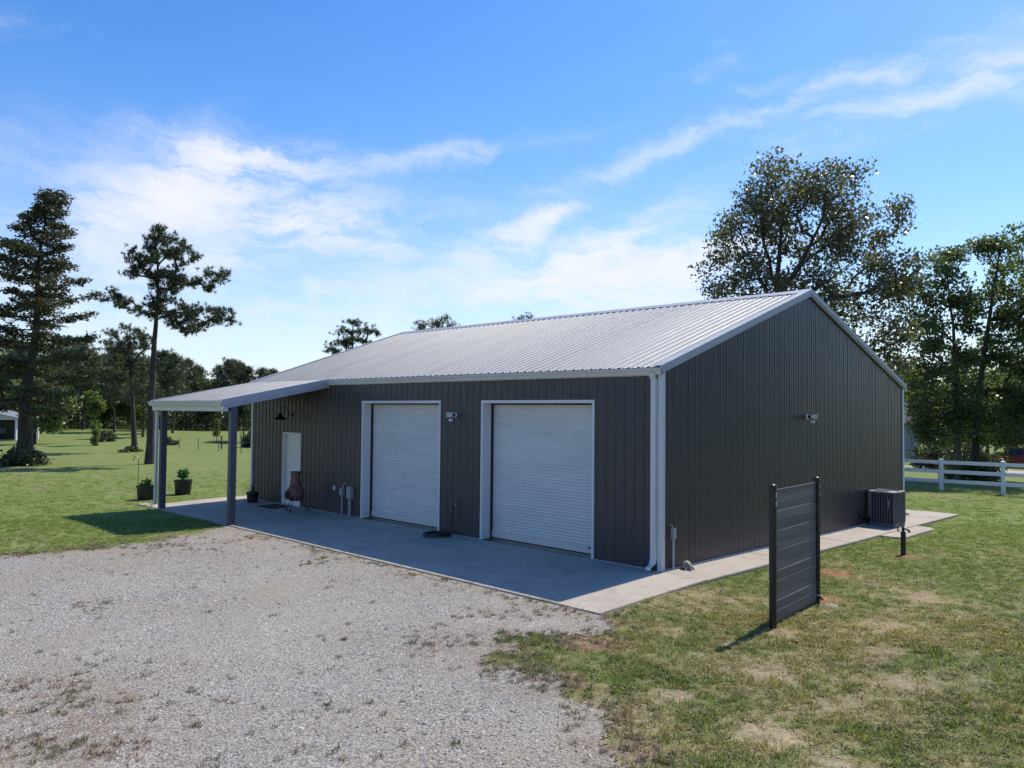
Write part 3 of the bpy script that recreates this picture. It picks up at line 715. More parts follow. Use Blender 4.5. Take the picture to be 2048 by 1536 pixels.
for a0 in (30, 150, 270):
    a0 = R(a0); ca, sa = math.cos(a0), math.sin(a0); pr = [(.27, .45), (.20, .35), (.22, .28), (.29, .17), (.36, .07), (.39, .02)]
    cx_, cz_ = .375, .063
    pr += [(cx_+.05*math.cos(q), cz_+.05*math.sin(q)) for q in np.linspace(-1.1, 4.0, 14)]
    MB().tube([(r_*ca, r_*sa, z) for r_, z in pr], .011, 6).obj('leg', M['blackmetal'], T, smooth=True)

def leaves_on(centres, size, nper, spread, rg, flat=.0, aspect=.55, up=.0, hang=0.0):
    """leaf quads scattered about centres -> V,F"""
    C_ = np.repeat(np.asarray(centres, float), nper, axis=0); N = len(C_)
    sp_ = np.broadcast_to(np.asarray(spread, float), (3,))
    P = C_+np.clip(rg.normal(size=(N, 3)), -1.55, 1.55)*sp_
    a = rg.normal(size=(N, 3)); a[:, 2] = a[:, 2]*(1-flat)+up - hang; a /= np.linalg.norm(a, axis=1)[:, None]+1e-9
    b = np.cross(a, rg.normal(size=(N, 3))); b /= np.linalg.norm(b, axis=1)[:, None]+1e-9
    n_ = np.cross(a, b)
    s = size*rg.uniform(.5, 1.6, N)[:, None]
    V = np.stack([P-a*s*.5, P+b*s*.5*aspect+n_*s*.08, P+a*s*.55, P-b*s*.5*aspect+n_*s*.08], 1).reshape(-1, 3)
    return V, np.arange(4*N).reshape(-1, 4)
def needles_on(centres, ln, nper, rg, width=.035, tuft_up=.35):
    C_ = np.repeat(np.asarray(centres, float), nper, axis=0); N = len(C_)
    a = rg.normal(size=(N, 3)); a[:, 2] += tuft_up; a /= np.linalg.norm(a, axis=1)[:, None]
    b = np.cross(a, rg.normal(size=(N, 3))); b /= np.linalg.norm(b, axis=1)[:, None]+1e-9
    L = ln*rg.uniform(.6, 1.2, N)[:, None]; C_ = C_+a*L*.08
    V = np.stack([C_-b*width*.5, C_+b*width*.5, C_+a*L], 1).reshape(-1, 3)
    return V, np.arange(3*N).reshape(-1, 3)
def pot(name, label, loc, r0, r1, h, group=None, rim=True, cat='planter'):
    T = thing(name, label, cat, loc, 0, group)
    pr = [(r0, 0), (r0*1.02, .01), (r1*.97, h-.06), (r1*1.05, h-.055), (r1*1.06, h), (r1*.96, h), (r1*.93, h-.05)]
    MB().lathe(pr, (0, 0), 26, True, False).obj('pot', M['black'], T, smooth=True)
    MB().lathe([(0.001, h-.06), (r1*.94, h-.07)], (0, 0), 20, False, False).obj('soil', M['soil'], T)
    return T
def pot_plant(T, h0, stems, rg, hgt, spread, size, matl, n=7):
    st_ = MB(); cs = []
    for k in range(stems):
        a = rg.uniform(0, 6.28); s = rg.uniform(.3, 1)*spread; hh = hgt*rg.uniform(.6, 1)
        p = [(.03*math.cos(a), .03*math.sin(a), h0), (s*.5*math.cos(a), s*.5*math.sin(a), h0+hh*.55), (s*math.cos(a), s*math.sin(a), h0+hh)]
        st_.tube(p, .006, 5); cs += [tuple(np.array(p[1])*(1-u)+np.array(p[2])*u) for u in np.linspace(0, 1, 5)]
    st_.obj('stem', M['weedleaf'], T)
    V, F = leaves_on(cs, size, n, .05, rg); obj('foliage', arr_mesh('foliage', V, F), matl, T)
rg = np.random.default_rng(3)
g1 = 'nursery pots on the lawn past the porch'
T = pot('nursery_pot', 'large black nursery pot on the lawn nearest the porch post, with low drooping seedlings', (-18.75, -2.25, -.11), .27, .31, .46, g1)
pot_plant(T, .40, 7, rg, .24, .26, .11, M['weedleaf'], 3)
T = pot('nursery_pot', 'large black nursery pot on the lawn holding a small leafy upright shrub', (-19.55, -.72, -.11), .25, .30, .50, g1)
pot_plant(T, .44, 9, rg, .42, .14, .13, M['weedleaf'], 5)
T = pot('flower_pot', 'black flower pot with spiky plant against the far end of the porch wall', (-15.0, -.42, cz(-.42)), .15, .19, .32)
sv = MB()
for k in range(26):
    a = rg.uniform(0, 6.28); l_ = rg.uniform(.18, .42); e_ = rg.uniform(.2, 1.2)
    ca, sa = math.cos(a), math.sin(a); q = np.array([ca*math.cos(e_), sa*math.cos(e_), math.sin(e_)])*l_; wd = np.array([-sa, ca, 0])*.012
    b0 = np.array([0, 0, .27]); sv.add([b0-wd, b0+wd, b0+q*.6+wd+np.array([0, 0, .03]), b0+q*.6-wd+np.array([0, 0, .03]), b0+q], [(0, 1, 2, 3), (3, 2, 4)])
sv.obj('spiky_leaves', M['bushleaf'], T)
hk = [(0, 0, -.1), (0, 0, 1.35), (0, -.0, 1.46), (-.04, -.04, 1.52), (-.09, -.09, 1.50), (-.11, -.11, 1.42), (-.10, -.10, 1.36)]
o = MB().tube(hk, .009, 6).obj('shepherd_hook', M['blackmetal'], smooth=True); o.location = (-17.45, -3.0, -.12)
tag(o, 'thin iron shepherd hook standing in the grass by the porch downspout', 'garden hook')
# turtle figurine
T = thing('turtle_figurine', 'small mottled stone turtle figurine on the sidewalk at the building corner', 'ornament', (.20, .52, -.003), R(-20))
V = []; nr, ns = 7, 18
sh = MB()
prof = [(.001, .160), (.03, .156), (.06, .138), (.085, .10), (.100, .055), (.104, .04), (.094, .03)]
for r_, z in prof:
    for k in range(ns):
        a = 2*math.pi*k/ns; bmp = 1+.05*math.cos(6*a)*(.03 < r_ < .095); sh.V.append((r_*1.15*bmp*math.cos(a), r_*.95*bmp*math.sin(a), z))
for i in range(len(prof)-1): sh.F += [(i*ns+k, (i+1)*ns+k, (i+1)*ns+(k+1) % ns, i*ns+(k+1) % ns) for k in range(ns)]
sh.F.append(tuple((len(prof)-1)*ns+k for k in range(ns)))
sh.obj('shell', M['shell'], T, smooth=True)
MB().tube([(.09, 0, .035), (.125, 0, .05), (.15, 0, .062), (.168, 0, .06), (.176, 0, .055)], [.022, .021, .027, .024, .008], 10).obj('head', M['stone'], T, smooth=True)
for sx, sy in ((1, 1), (1, -1), (-1, 1), (-1, -1)):
    MB().tube([(sx*.06, sy*.06, .035), (sx*.095, sy*.088, .016), (sx*.11, sy*.098, .006)], [.022, .020, .013], 8).obj('leg', M['stone'], T, smooth=True)
# condenser
T = thing('air_conditioner', 'dark grey outdoor air conditioner condenser on the pad beside the gable wall', 'air conditioner', (.44, 9.60, -.012))
hw = .36
def rr(hw_, r_, n=5):
    P = []
    for (cx_, cy_, a0) in ((hw_-r_, hw_-r_, 0), (-hw_+r_, hw_-r_, 90), (-hw_+r_, -hw_+r_, 180), (hw_-r_, -hw_+r_, 270)):
        P += [(cx_+r_*math.cos(R(a0+90*k/n)), cy_+r_*math.sin(R(a0+90*k/n))) for k in range(n+1)]
    return P
MB().prism(rr(hw-.012, .05), .0, .055).obj('base_pan', M['acmetal'], T)
MB().prism(rr(hw-.03, .07), .055, .885).obj('coil', M['acdark'], T)
MB().prism(rr(hw+.006, .09), .885, .915).obj('top_cap', M['acpale'], T, bevel=.005)
MB().prism(rr(hw, .08), .055, .095).obj('bottom_rail', M['acmetal'], T)
fan = MB().lathe([(.29, .9155), (.31, .93), (.33, .9155)], (0, 0), 28, False, False).obj('fan_ring', M['acmetal'], T, smooth=True)
MB().lathe([(.001, .918), (.29, .917)], (0, 0), 24, False, False).obj('fan_opening', M['acdark'], fan)
gr = MB()
for k in range(1, 9): gr.tube([(.034*k*math.cos(a), .034*k*math.sin(a), .926) for a in np.linspace(0, 2*math.pi, 25)], .003, 4)
for k in range(8): a = k*math.pi/8; gr.tube([(-.29*math.cos(a), -.29*math.sin(a), .928), (.29*math.cos(a), .29*math.sin(a), .928)], .003, 4)
gr.obj('fan_grille', M['acmetal'], fan)
fin = MB().box(-.010, .010, -.018, 0, .095, .885).mesh('louver')
for side in range(4):
    for k in range(8):
        u_ = -hw+.11+k*.067
        o = obj('louver', fin, M['acmetal'], T); a = R(90*side)
        o.location = (u_*math.cos(a)+hw*math.sin(a)*1.0, u_*math.sin(a)-hw*math.cos(a), 0); o.rotation_euler = (0, 0, a)
cp = MB()
for s1, s2 in ((1, 1), (1, -1), (-1, 1), (-1, -1)): cp.box(s1*hw-(.09 if s1 > 0 else -.002), s1*hw+(-.002 if s1 > 0 else .09), s2*hw-(.09 if s2 > 0 else -.002), s2*hw+(-.002 if s2 > 0 else .09), .095, .885)
cp.obj('corner_panel', M['acmetal'], T, bevel=.02)
wr = MB()
for z in np.linspace(.13, .85, 10): wr.box(-hw+.09, hw-.09, -hw-.0005+.002, -hw+.006, z-.002, z+.002); wr.box(hw-.006, hw-.0015, -hw+.09, hw-.09, z-.002, z+.002)
wr.obj('guard_wire', M['acmetal'], T)
lg = MB(); zc = .70
for k, (w_, h_) in enumerate(((.030, .030), (.034, .012), (.026, .026), (.032, .014), (.028, .022), (.022, .012))):
    lg.box(.185-w_/2, .185+w_/2, -hw-.0235, -hw-.0205, zc-h_, zc); zc -= h_+.012
lg.obj('badge_lettering', M['acpale'], T)
MB().box(.160, .21, -hw-.020, -hw-.0185, .50, .72).obj('badge_plate', M['acmetal'], T)
MB().box(hw+.0005, hw+.003, -.22, -.13, .74, .80).obj('rating_label', M['acpale'], T)
ls = MB(); ls.tube([(-hw+.06, -hw+.03, .20), (-.33, -.46, .17), (-.35, -.58, .22), (-.385, -.74, .33), (-.44, -.80, .36)], .042, 8); ls.tube([(-hw+.1, -hw+.03, .14), (-.30, -.44, .12), (-.33, -.56, .15), (-.385, -.68, .24), (-.44, -.74, .28)], .02, 8)
ls.obj('line_set', M['rubber'], T, smooth=True)
# yard hydrant
T = thing('yard_hydrant', 'short black standpipe with a brass tap standing in the grass by the condenser', 'standpipe', (2.25, 5.62, -.14))
MB().tube([(0, 0, -.1), (0, 0, .56)], .052, 14).obj('standpipe', M['blackmetal'], T, smooth=True)
MB().tube([(0, 0, .56), (0, 0, .66)], .03, 10).tube([(.0, 0, .64), (.06, .02, .62), (.10, .03, .60), (.115, .035, .55)], [.022, .02, .022, .024], 8).obj('tap', M['blackmetal'], T, smooth=True)
MB().tube([(0, 0, .66), (0, 0, .71), (-.05, -.02, .715), (-.09, -.03, .70), (-.10, -.03, .60), (-.085, -.02, .55)], .012, 6).obj('lever', M['blackmetal'], T, smooth=True)
MB().box(-.115, -.075, -.045, -.015, .69, .72).obj('union', M['chrome'], T, bevel=.006)

# ------------------------------------------------------------------ privacy screen
pA, pB = np.array([3.13, -1.83]), np.array([2.93, -.01])
dv = pB-pA; Ls = float(np.hypot(*dv)); ang = math.atan2(dv[1], dv[0])
T = thing('privacy_screen', 'freestanding dark slatted privacy screen between two black posts on the dry grass', 'fence panel', (pA[0], pA[1], -.13), ang)
for k, x in enumerate((0, Ls)):
    z1 = 2.02
    po = MB().tube([(x, 0, -.2), (x, 0, z1)], .052, 20).obj('post', M['blackmetal'], T, smooth=True)
    MB().lathe([(.058, z1-.035), (.060, z1-.01), (.058, z1), (.045, z1+.018), (.02, z1+.028), (.002, z1+.03)], (x, 0), 20, False, False).obj('post_cap', M['blackmetal'], po, smooth=True)
    sg = 1 if k == 0 else -1
    MB().box(x+sg*.030-.03, x+sg*.030+.03, -.028, .028, .11, 1.965).obj('channel', M['blackmetal'], po, bevel=.003)
    sc_ = MB()
    for z in np.linspace(.3, 1.85, 7): sc_.tube([(x+sg*.045, -.028, z), (x+sg*.045, -.034, z)], .006, 6)
    for z in (1.78, 1.90): sc_.box(x-.012, x+.002, -.057, -.05, z-.035, z+.035)
    sc_.obj('screw', M['chrome'], po)
nS = 13; sh_ = (1.945-.135)/nS; rs = random.Random(4)
for i in range(nS):
    z0 = .135+i*sh_
    nseg = 12; V = []; yo = rs.uniform(-.003, .003); bow = rs.uniform(-.006, .006); tl = rs.uniform(-.004, .004)
    for j in range(nseg+1):
        u_ = j/nseg; x = .045+u_*(Ls-.09); yb = yo+bow*math.sin(math.pi*u_)
        V += [(x, yb-.011-tl, z0+.003), (x, yb-.013+tl, z0+sh_-.012), (x, yb-.007+tl, z0+sh_-.003), (x, yb+.011, z0+sh_-.003), (x, yb+.011, z0+.003)]
    F = []
    for j in range(nseg):
        for k in range(5): F.append((j*5+k, (j+1)*5+k, (j+1)*5+(k+1) % 5, j*5+(k+1) % 5))
    F += [(0, 1, 2, 3, 4), tuple(nseg*5+k for k in (4, 3, 2, 1, 0))]
    mb = MB().add(V, F); mb.obj('slat', M['slat'], T)
MB().box(.05, Ls-.05, -.016, .016, 1.945, 1.962).obj('top_rail', M['slat'], T, bevel=.003)
MB().box(.05, Ls-.05, -.014, .014, .112, .134).obj('bottom_rail', M['slat'], T, bevel=.003)
# spigot and stones at the foot of the screen
T = thing('garden_spigot', 'low spigot on a short pipe at the foot of the far screen post', 'tap', (3.03, -.18, -.13), R(-20))
MB().tube([(0, 0, -.05), (0, 0, .17)], .013, 8).obj('riser_pipe', M['blackmetal'], T, smooth=True)
MB().tube([(0, 0, .17), (0, 0, .20), (.05, 0, .21), (.09, 0, .18)], .018, 8).obj('spout', M['blackmetal'], T, smooth=True)
MB().box(-.03, .03, -.012, .012, .215, .235).obj('tap_handle', M['chrome'], T, bevel=.004)
def rock(rg, sx, sy, sz, n=2):
    import bmesh
    bm = bmesh.new(); bmesh.ops.create_icosphere(bm, subdivisions=n, radius=1)
    ph = rg.uniform(0, 6, 9)
    for v in bm.verts:
        c = v.co; s = 1+.16*math.sin(3*c.x+ph[0])+.14*math.sin(4*c.y+ph[1])+.12*math.sin(5*c.z+ph[2])+.10*math.sin(7*(c.x+c.y)+ph[3])+rg.uniform(-.08, .08)
        v.co = Vector((c.x*sx*s, c.y*sy*s, c.z*sz*s))
    m = bpy.data.meshes.new('rock'); bm.to_mesh(m); bm.free(); return m
rg = np.random.default_rng(11)
for lab, x, y, s in (('flat pale concrete lump at the foot of the far screen post', 3.12, .02, (.24, .19, .05)), ('broken pale stone under the screen bottom rail', 2.86, -.42, (.20, .12, .045)),
                     ('tan stone beside the near screen post', 3.28, -1.83, (.10, .07, .035))):
    o = obj('stone', rock(rg, *s), M['stone']); o.location = (x, y, -.11); o.rotation_euler = (0, 0, rg.uniform(0, 3)); tag(o, lab, 'stone')

# ------------------------------------------------------------------ white rail fence
fa, fb = np.array([-2.22, 22.5]), np.array([-.08, 22.64]); fd = (fb-fa); FL = float(np.hypot(*fd)); fang = math.atan2(fd[1], fd[0])
T = thing('rail_fence', 'white vinyl three rail fence beyond the condenser', 'fence', (fa[0], fa[1], -.14), fang)
for k in (-2, -1, 0, 1, 2, 3):
    x = k*FL
    p = MB().box(x-.065, x+.065, -.065, .065, -.1, 1.27).obj('post', M['vinyl'], T, bevel=.008)
    cpz = MB(); cpz.add([(x-.075, -.075, 1.27), (x+.075, -.075, 1.27), (x+.075, .075, 1.27), (x-.075, .075, 1.27), (x-.075, -.075, 1.295), (x+.075, -.075, 1.295), (x+.075, .075, 1.295), (x-.075, .075, 1.295), (x, 0, 1.335)],
        [(0, 1, 5, 4), (1, 2, 6, 5), (2, 3, 7, 6), (3, 0, 4, 7), (4, 5, 8), (5, 6, 8), (6, 7, 8), (7, 4, 8), (3, 2, 1, 0)])
    cpz.obj('post_cap', M['vinyl'], p)
rl = MB().box(.0655, FL-.0655, -.02, .02, -.07, .07).mesh('rail', bevel=.006)
for k in (-2, -1, 0, 1, 2):
    for z in (.42, .80, 1.17):
        o = obj('rail', rl, M['vinyl'], T); o.location = (k*FL, 0, z)

# ------------------------------------------------------------------ driveway strip, house, car, mower beyond the fence
def strip(name, pts, wd, matl, dz=.012):
    V = []; n_ = 40; pts = np.array(pts, float); tt = np.linspace(0, len(pts)-1, n_)
    P = np.stack([np.interp(tt, range(len(pts)), pts[:, k]) for k in (0, 1)], -1)
    for i in range(n_):
        tg = P[min(i+1, n_-1)]-P[max(i-1, 0)]; tg /= np.linalg.norm(tg); nn = np.array([-tg[1], tg[0]])
        for s in np.linspace(-1, 1, 7):
            q = P[i]+nn*wd/2*s; V.append((q[0], q[1], float(gz(q[0], q[1]))+dz))
    F = [(i*7+k, i*7+k+1, i*7+8+k, i*7+7+k) for i in range(n_-1) for k in range(6)]
    return tag(MB().add(V, F).obj(name, matl), kind='structure')
strip('driveway', [(-16, 47), (-11, 46), (-7, 46.5), (-3, 48), (1, 48.5), (8, 48), (16, 47)], 4.2, M['concrete'])
hp = at(1800, 880, 64); hx, hy = hp[0], hp[1]; hzv = float(gz(hx, hy))
T = thing('farm_house', 'pale sided house partly hidden behind the trees at the right', 'house', (hx, hy, hzv), R(50))
MB().box(-9, 1.6, 0, 8, 0, 3.0).obj('wall', M['siding'], T)
gb = MB().prism([(0, 3.0), (8, 3.0), (4, 5.4)], -9, 1.6, 'x').obj('gable_wall', M['siding'], T)
rf = MB()
for s in (0, 1):
    e = [(-.5, 2.85), (4, 5.52), (4, 5.64), (-.5, 2.97)] if s == 0 else [(8.5, 2.85), (8.5, 2.97), (4, 5.64), (4, 5.52)]
    rf.prism(e, -9.4, 2.0, 'x')
rf.obj('roof', M['shingle'], T)
for x in (-6.5, -3.5, -.6):
    wf = MB().box(x-.55, x+.55, -.05, -.002, .9, 2.3).obj('window', M['white'], T); MB().box(x-.45, x+.45, -.06, -.0505, 1.0, 2.2).obj('pane', M['glass'], wf)
wf = MB().box(1.602, 1.65, 3.4, 4.6, .9, 2.3).obj('window', M['white'], T); MB().box(1.6505, 1.66, 3.5, 4.5, 1.0, 2.2).obj('pane', M['glass'], wf)

def car(loc, rz, label):
    T = thing('parked_car', label, 'car', loc, rz)
    # side outline (x along length, front at -x)
    low = [(-2.35, .30), (-2.40, .55), (-2.30, .74), (-1.25, .88), (1.5, .93), (2.25, .88), (2.35, .60), (2.30, .30)]
    def body(half, outline, name, matl, parent):
        n_ = len(outline); V = []
        for s, k in ((-1, 1.0), (-.82, 1.0), (.82, 1.0), (1, 1.0)):
            for x, z in outline:
                ins = .06 if abs(s) == 1 else 0
                V.append((x*(1-.01*(abs(s) == 1)), s*half, z+(-ins*.4 if z > .6 else ins*.3) if abs(s) == 1 else z))
        F = [(j*n_+i, j*n_+(i+1) % n_, (j+1)*n_+(i+1) % n_, (j+1)*n_+i) for j in range(3) for i in range(n_)]
        F += [tuple(range(n_))[::-1], tuple(range(3*n_, 4*n_))]
        return MB().add(V, F).obj(name, matl, parent, smooth=True)
    b = body(.90, low, 'body', M['redpaint'], T)
    cab = MB(); lo = [(-1.20, .87), (-.45, 1.40), (.95, 1.43), (1.75, .92)]
    V = [(x, s*(.84 if z < 1 else .66), z) for s in (-1, 1) for x, z in lo]
    cab.add(V, [(0, 1, 2, 3), (7, 6, 5, 4), (0, 4, 5, 1), (1, 5, 6, 2), (2, 6, 7, 3)]); cab.obj('cabin', M['redpaint'], T, bevel=.05)
    for s in (-1, 1):
        for (xa, xb, xc, xd) in ((-.98, -.38, .22, .22), (.30, .30, .86, 1.42)):
            y0, y1 = s*.835, s*.685
            MB().add([(xa, y0, .93), (xd if xd > xc else xd, y0, .93), (xc, y1, 1.35), (xb, y1, 1.35)], [(0, 1, 2, 3) if s < 0 else (3, 2, 1, 0)]).obj('side_window', M['glass'], T)
        MB().box(-2.41, -2.30, s*.62-.14, s*.62+.14, .58, .70).obj('headlight', M['chrome'], T, bevel=.02)
        MB().box(2.30, 2.37, s*.65-.14, s*.65+.14, .66, .80).obj('tail_light', M['redpaint'], T, bevel=.02)
        for x in (-1.42, 1.40):
            wz = .32; y = s*.82
            wh = MB().tube([(x, y-.11, wz), (x, y+.11, wz)], .32, 22).obj('wheel', M['tyre'], T, smooth=True)
            MB().tube([(x, y+s*.105, wz), (x, y+s*.118, wz)], .20, 16).obj('rim', M['chrome'], wh)
    MB().box(-2.43, -2.3, -.8, .8, .32, .48).obj('bumper', M['redpaint'], T, bevel=.03)
    MB().add([(-1.16, -.78, .92), (-1.16, .78, .92), (-.47, .62, 1.385), (-.47, -.62, 1.385)], [(0, 1, 2, 3)]).obj('windscreen', M['glass'], T)
    return T
cp_ = at(2040, 935, 56); car((cp_[0], cp_[1], float(gz(cp_[0], cp_[1]))), R(8), 'dark red car parked on the driveway beyond the white fence')
mp = at(1868, 925, 52)
T = thing('riding_mower', 'red riding mower parked near the house behind the white fence', 'mower', (mp[0], mp[1], float(gz(mp[0], mp[1]))), R(20))
MB().box(-.85, .05, -.28, .28, .38, .82).obj('hood', M['redpaint'], T, bevel=.07)
MB().box(-.35, .55, -.52, .52, .16, .30).obj('mower_deck', M['redpaint'], T, bevel=.04)
MB().box(.05, .85, -.42, .42, .36, .50).obj('fender', M['redpaint'], T, bevel=.04)
MB().box(.30, .70, -.22, .22, .50, .62).box(.62, .72, -.22, .22, .62, .95).obj('seat', M['black'], T, bevel=.03)
for x, r_, y in ((-.62, .20, .36), (.55, .27, .42)):
    for s in (-1, 1): wh = MB().tube([(x, s*y-.08, r_), (x, s*y+.08, r_)], r_, 18).obj('wheel', M['tyre'], T, smooth=True); MB().tube([(x, s*(y+.085)-.005, r_), (x, s*(y+.085)+.005, r_)], r_*.5, 12).obj('rim', M['vinyl'], wh)
MB().tube([(-.02, 0, .80), (.10, 0, 1.0)], .02, 6).tube([(.10+.05*math.sin(a), .17*math.cos(a), 1.0+.15*math.sin(a)*.6) for a in np.linspace(0, 6.28, 18)], .015, 6).obj('steering_wheel', M['black'], T)

# ------------------------------------------------------------------ trees
def grow(base, trunk, clusters, rg, r_base=.3, limbs=(), wander=.12, droop=0.0, seg=6, minr=.012, up_pen=.6):
    """trunk: list of points; clusters: (N,3) twig ends. Every twig joins the nearest node below it -> tube mesh"""
    nodes = [np.array(p, float) for p in trunk]; par = [-1]+list(range(len(trunk)-1))
    # finer trunk
    fine = []; 
    for a, b in zip(nodes[:-1], nodes[1:]):
        for u_ in np.linspace(0, 1, 4)[:-1]: fine.append(a+(b-a)*u_+rg.normal(size=3)*.01)
    fine.append(nodes[-1]); nodes = fine; par = [-1]+list(range(len(nodes)-1)); nt = len(nodes)
    tz0 = nodes[0][2]
    for lm in limbs:
        pv = int(np.argmin(np.linalg.norm(np.array(nodes[:nt])-lm[0], axis=1)))
        for a, b in zip(lm[:-1], lm[1:]):
            for u_ in (.34, .67, 1.0): nodes.append(a+(b-a)*u_+rg.normal(size=3)*.03); par.append(pv); pv = len(nodes)-1
    order = np.argsort(np.linalg.norm(np.asarray(clusters)-np.array(trunk[len(trunk)//2]), axis=1))
    tips = []
    for ci in order:
        c = np.asarray(clusters[ci], float); A = np.array(nodes); dv_ = c-A; L = np.linalg.norm(dv_, axis=1)
        cost = L+up_pen*np.maximum(0, A[:, 2]-c[2])+.15*np.maximum(0, .8-dv_[:, 2]/np.maximum(L, .01))
        cost[:max(2, nt//4)] += 3.0
        j = int(np.argmin(cost)); L = np.linalg.norm(c-nodes[j]); k = max(1, int(L/.7)); prev = j
        for s in range(1, k+1):
            u_ = s/k; p = nodes[j]*(1-u_)+c*u_ if s < k else c
            p = p + (rg.normal(size=3)*wander*min(L, 1.5)*.35+np.array([0, 0, .12*L*math.sin(math.pi*u_)-droop*u_*(1-u_)]))*(1 if s < k else 0)
            nodes.append(p); par.append(prev); prev = len(nodes)-1
        tips.append(prev)
    N = len(nodes); wgt = np.zeros(N)
    for tp in tips: wgt[tp] += 1
    wgt[nt-1] += 1
    for i in range(N-1, 0, -1):
        if par[i] >= 0: wgt[par[i]] += wgt[i]
    tot = max(wgt[0], 1); rad = np.maximum(minr, r_base*np.sqrt(wgt/tot)*.92)
    hts = np.array([(p[2]-tz0) for p in nodes[:nt]]); hts = hts/max(hts.max(), .1)
    rad[:nt] = np.maximum(r_base*np.clip(1-.86*hts, .1, 1), minr)
    rad[0] = r_base*1.35
    mb = MB(); done = np.zeros(N, bool); child = [[] for _ in range(N)]
    for i in range(1, N): child[par[i]].append(i)
    mb.tube(nodes[:nt], rad[:nt], 10)
    starts = [(i, c) for i in range(N) for c in child[i] if not (i < nt and c < nt)]
    seen = set()
    for i, c in starts:
        if c in seen: continue
        path = [nodes[i], nodes[c]]; rr_ = [min(rad[i], rad[c]*1.25), rad[c]]; seen.add(c); cur = c
        while child[cur]:
            nx_ = max(child[cur], key=lambda q: wgt[q])
            path.append(nodes[nx_]); rr_.append(rad[nx_]); seen.add(nx_); cur = nx_
        mb.tube(path, rr_, seg, cap=False)
    return mb
def pxcrown(blobs, dep, rg, per_area=.0, rdep=None, n=None, jit=.25):
    """cluster centres filling ellipsoids given by photo-pixel centre and radii at the tree's own distance"""
    out = []
    tot = sum(b[2]*b[3] for b in blobs)
    for b in blobs:
        k = max(2, int(round(n*b[2]*b[3]/tot)))
        rz_ = (b[4] if len(b) > 4 else 1.0)*(b[2]+b[3])/2
        off = rg.normal()*.35*rz_
        for _ in range(k):
            v_ = rg.normal(size=3); v_ = v_/np.linalg.norm(v_)*rg.uniform(.25, 1)**.45
            out.append(at(b[0]+v_[0]*b[2], b[1]+v_[1]*b[3], dep+(v_[2]*rz_*1.15+off)*dep/FPX))
    return np.array(out)
def gp(px, py, dep):
    p = at(px, py, dep); return np.array([p[0], p[1], float(gz(p[0], p[1]))])
def tree(name, label, dep, base, trunk_px, blobs, ncl, leaf, rg, r_base, nper, spread, size, bark='bark', group=None, needle=False, limbs_px=(), **kw):
    b = gp(base[0], base[1], dep)
    tp = [b-np.array([0, 0, .15])]+[at(x, y, dep+(rg.normal()*.15 if i else 0)) for i, (x, y) in enumerate(trunk_px)]
    cl_ = pxcrown(blobs, dep, rg, n=ncl)
    T = thing(name, label, 'tree', tuple(b), 0, group)
    loc = b
    lim = []
    for lp in limbs_px:
        zz_ = rg.normal()*1.6; lim.append([at(x, y, dep+zz_*i/(len(lp)-1))-loc for i, (x, y) in enumerate(lp)])
    mb = grow(b, [p-loc for p in tp], cl_-loc, rg, r_base, limbs=lim, **kw)
    mb.obj('trunk', M[bark], T, smooth=True)
    C_ = cl_-loc
    if needle:
        cc = (C_[:, None, :]+rg.normal(size=(len(C_), needle, 3))*np.array([.30, .30, .16])*spread).reshape(-1, 3)
        V, F = needles_on(cc, size, nper, rg, width=.04)
    else:
        V, F = leaves_on(C_, size, nper, np.array([1, 1, .75])*spread, rg, aspect=.7)
    obj('crown', arr_mesh('crown', V, F), leaf, T)
    return T
rg = np.random.default_rng(21)
oak_blobs = [(1560, 365, 85, 55), (1655, 375, 75, 50), (1500, 415, 65, 55), (1470, 495, 55, 60), (1620, 460, 100, 70), (1725, 455, 60, 50), (1785, 440, 40, 35), (1560, 535, 80, 50), (1445, 555, 45, 40),
             (1700, 555, 100, 60), (1790, 530, 45, 60), (1720, 650, 90, 60), (1790, 640, 40, 70), (1765, 725, 60, 45), (1440, 588, 50, 14), (1620, 580, 80, 30), (1690, 340, 40, 20), (1560, 640, 110, 50), (1660, 720, 90, 60), (1690, 430, 50, 45), (1560, 450, 60, 50)]
tree('oak_tree', 'tall spreading olive oak towering behind the ridge of the workshop', 34, (1560, 920), [(1560, 780), (1557, 640), (1554, 560), (1562, 470), (1570, 400)], oak_blobs, 330, M['oakleaf'], rg, .28, 100, .32, .125, wander=.2,
     limbs_px=[[(1556, 600), (1600, 530), (1640, 450), (1665, 385)], [(1556, 620), (1520, 560), (1490, 490), (1470, 430)], [(1557, 640), (1630, 580), (1710, 520), (1770, 450)], [(1558, 690), (1650, 640), (1740, 600), (1800, 540)], [(1560, 740), (1660, 710), (1740, 690), (1790, 650)], [(1555, 575), (1530, 490), (1520, 420)], [(1556, 610), (1500, 580), (1440, 560)]])
tree('oak_tree', 'slender thin-crowned oak behind the fence with one straight trunk, next to the workshop corner', 37.6, (1915, 950), [(1914, 850), (1912, 760), (1906, 650), (1895, 560), (1890, 510)],
     [(1890, 525, 40, 32), (1850, 580, 38, 40), (1920, 575, 32, 45), (1845, 660, 45, 55), (1930, 640, 30, 40), (1855, 755, 45, 45), (1905, 715, 40, 45), (1845, 830, 40, 45), (1880, 860, 50, 38), (1920, 800, 40, 50)], 150, M['oakleaf2'], rg, .16, 110, .27, .135, wander=.2, bark='barkpale')
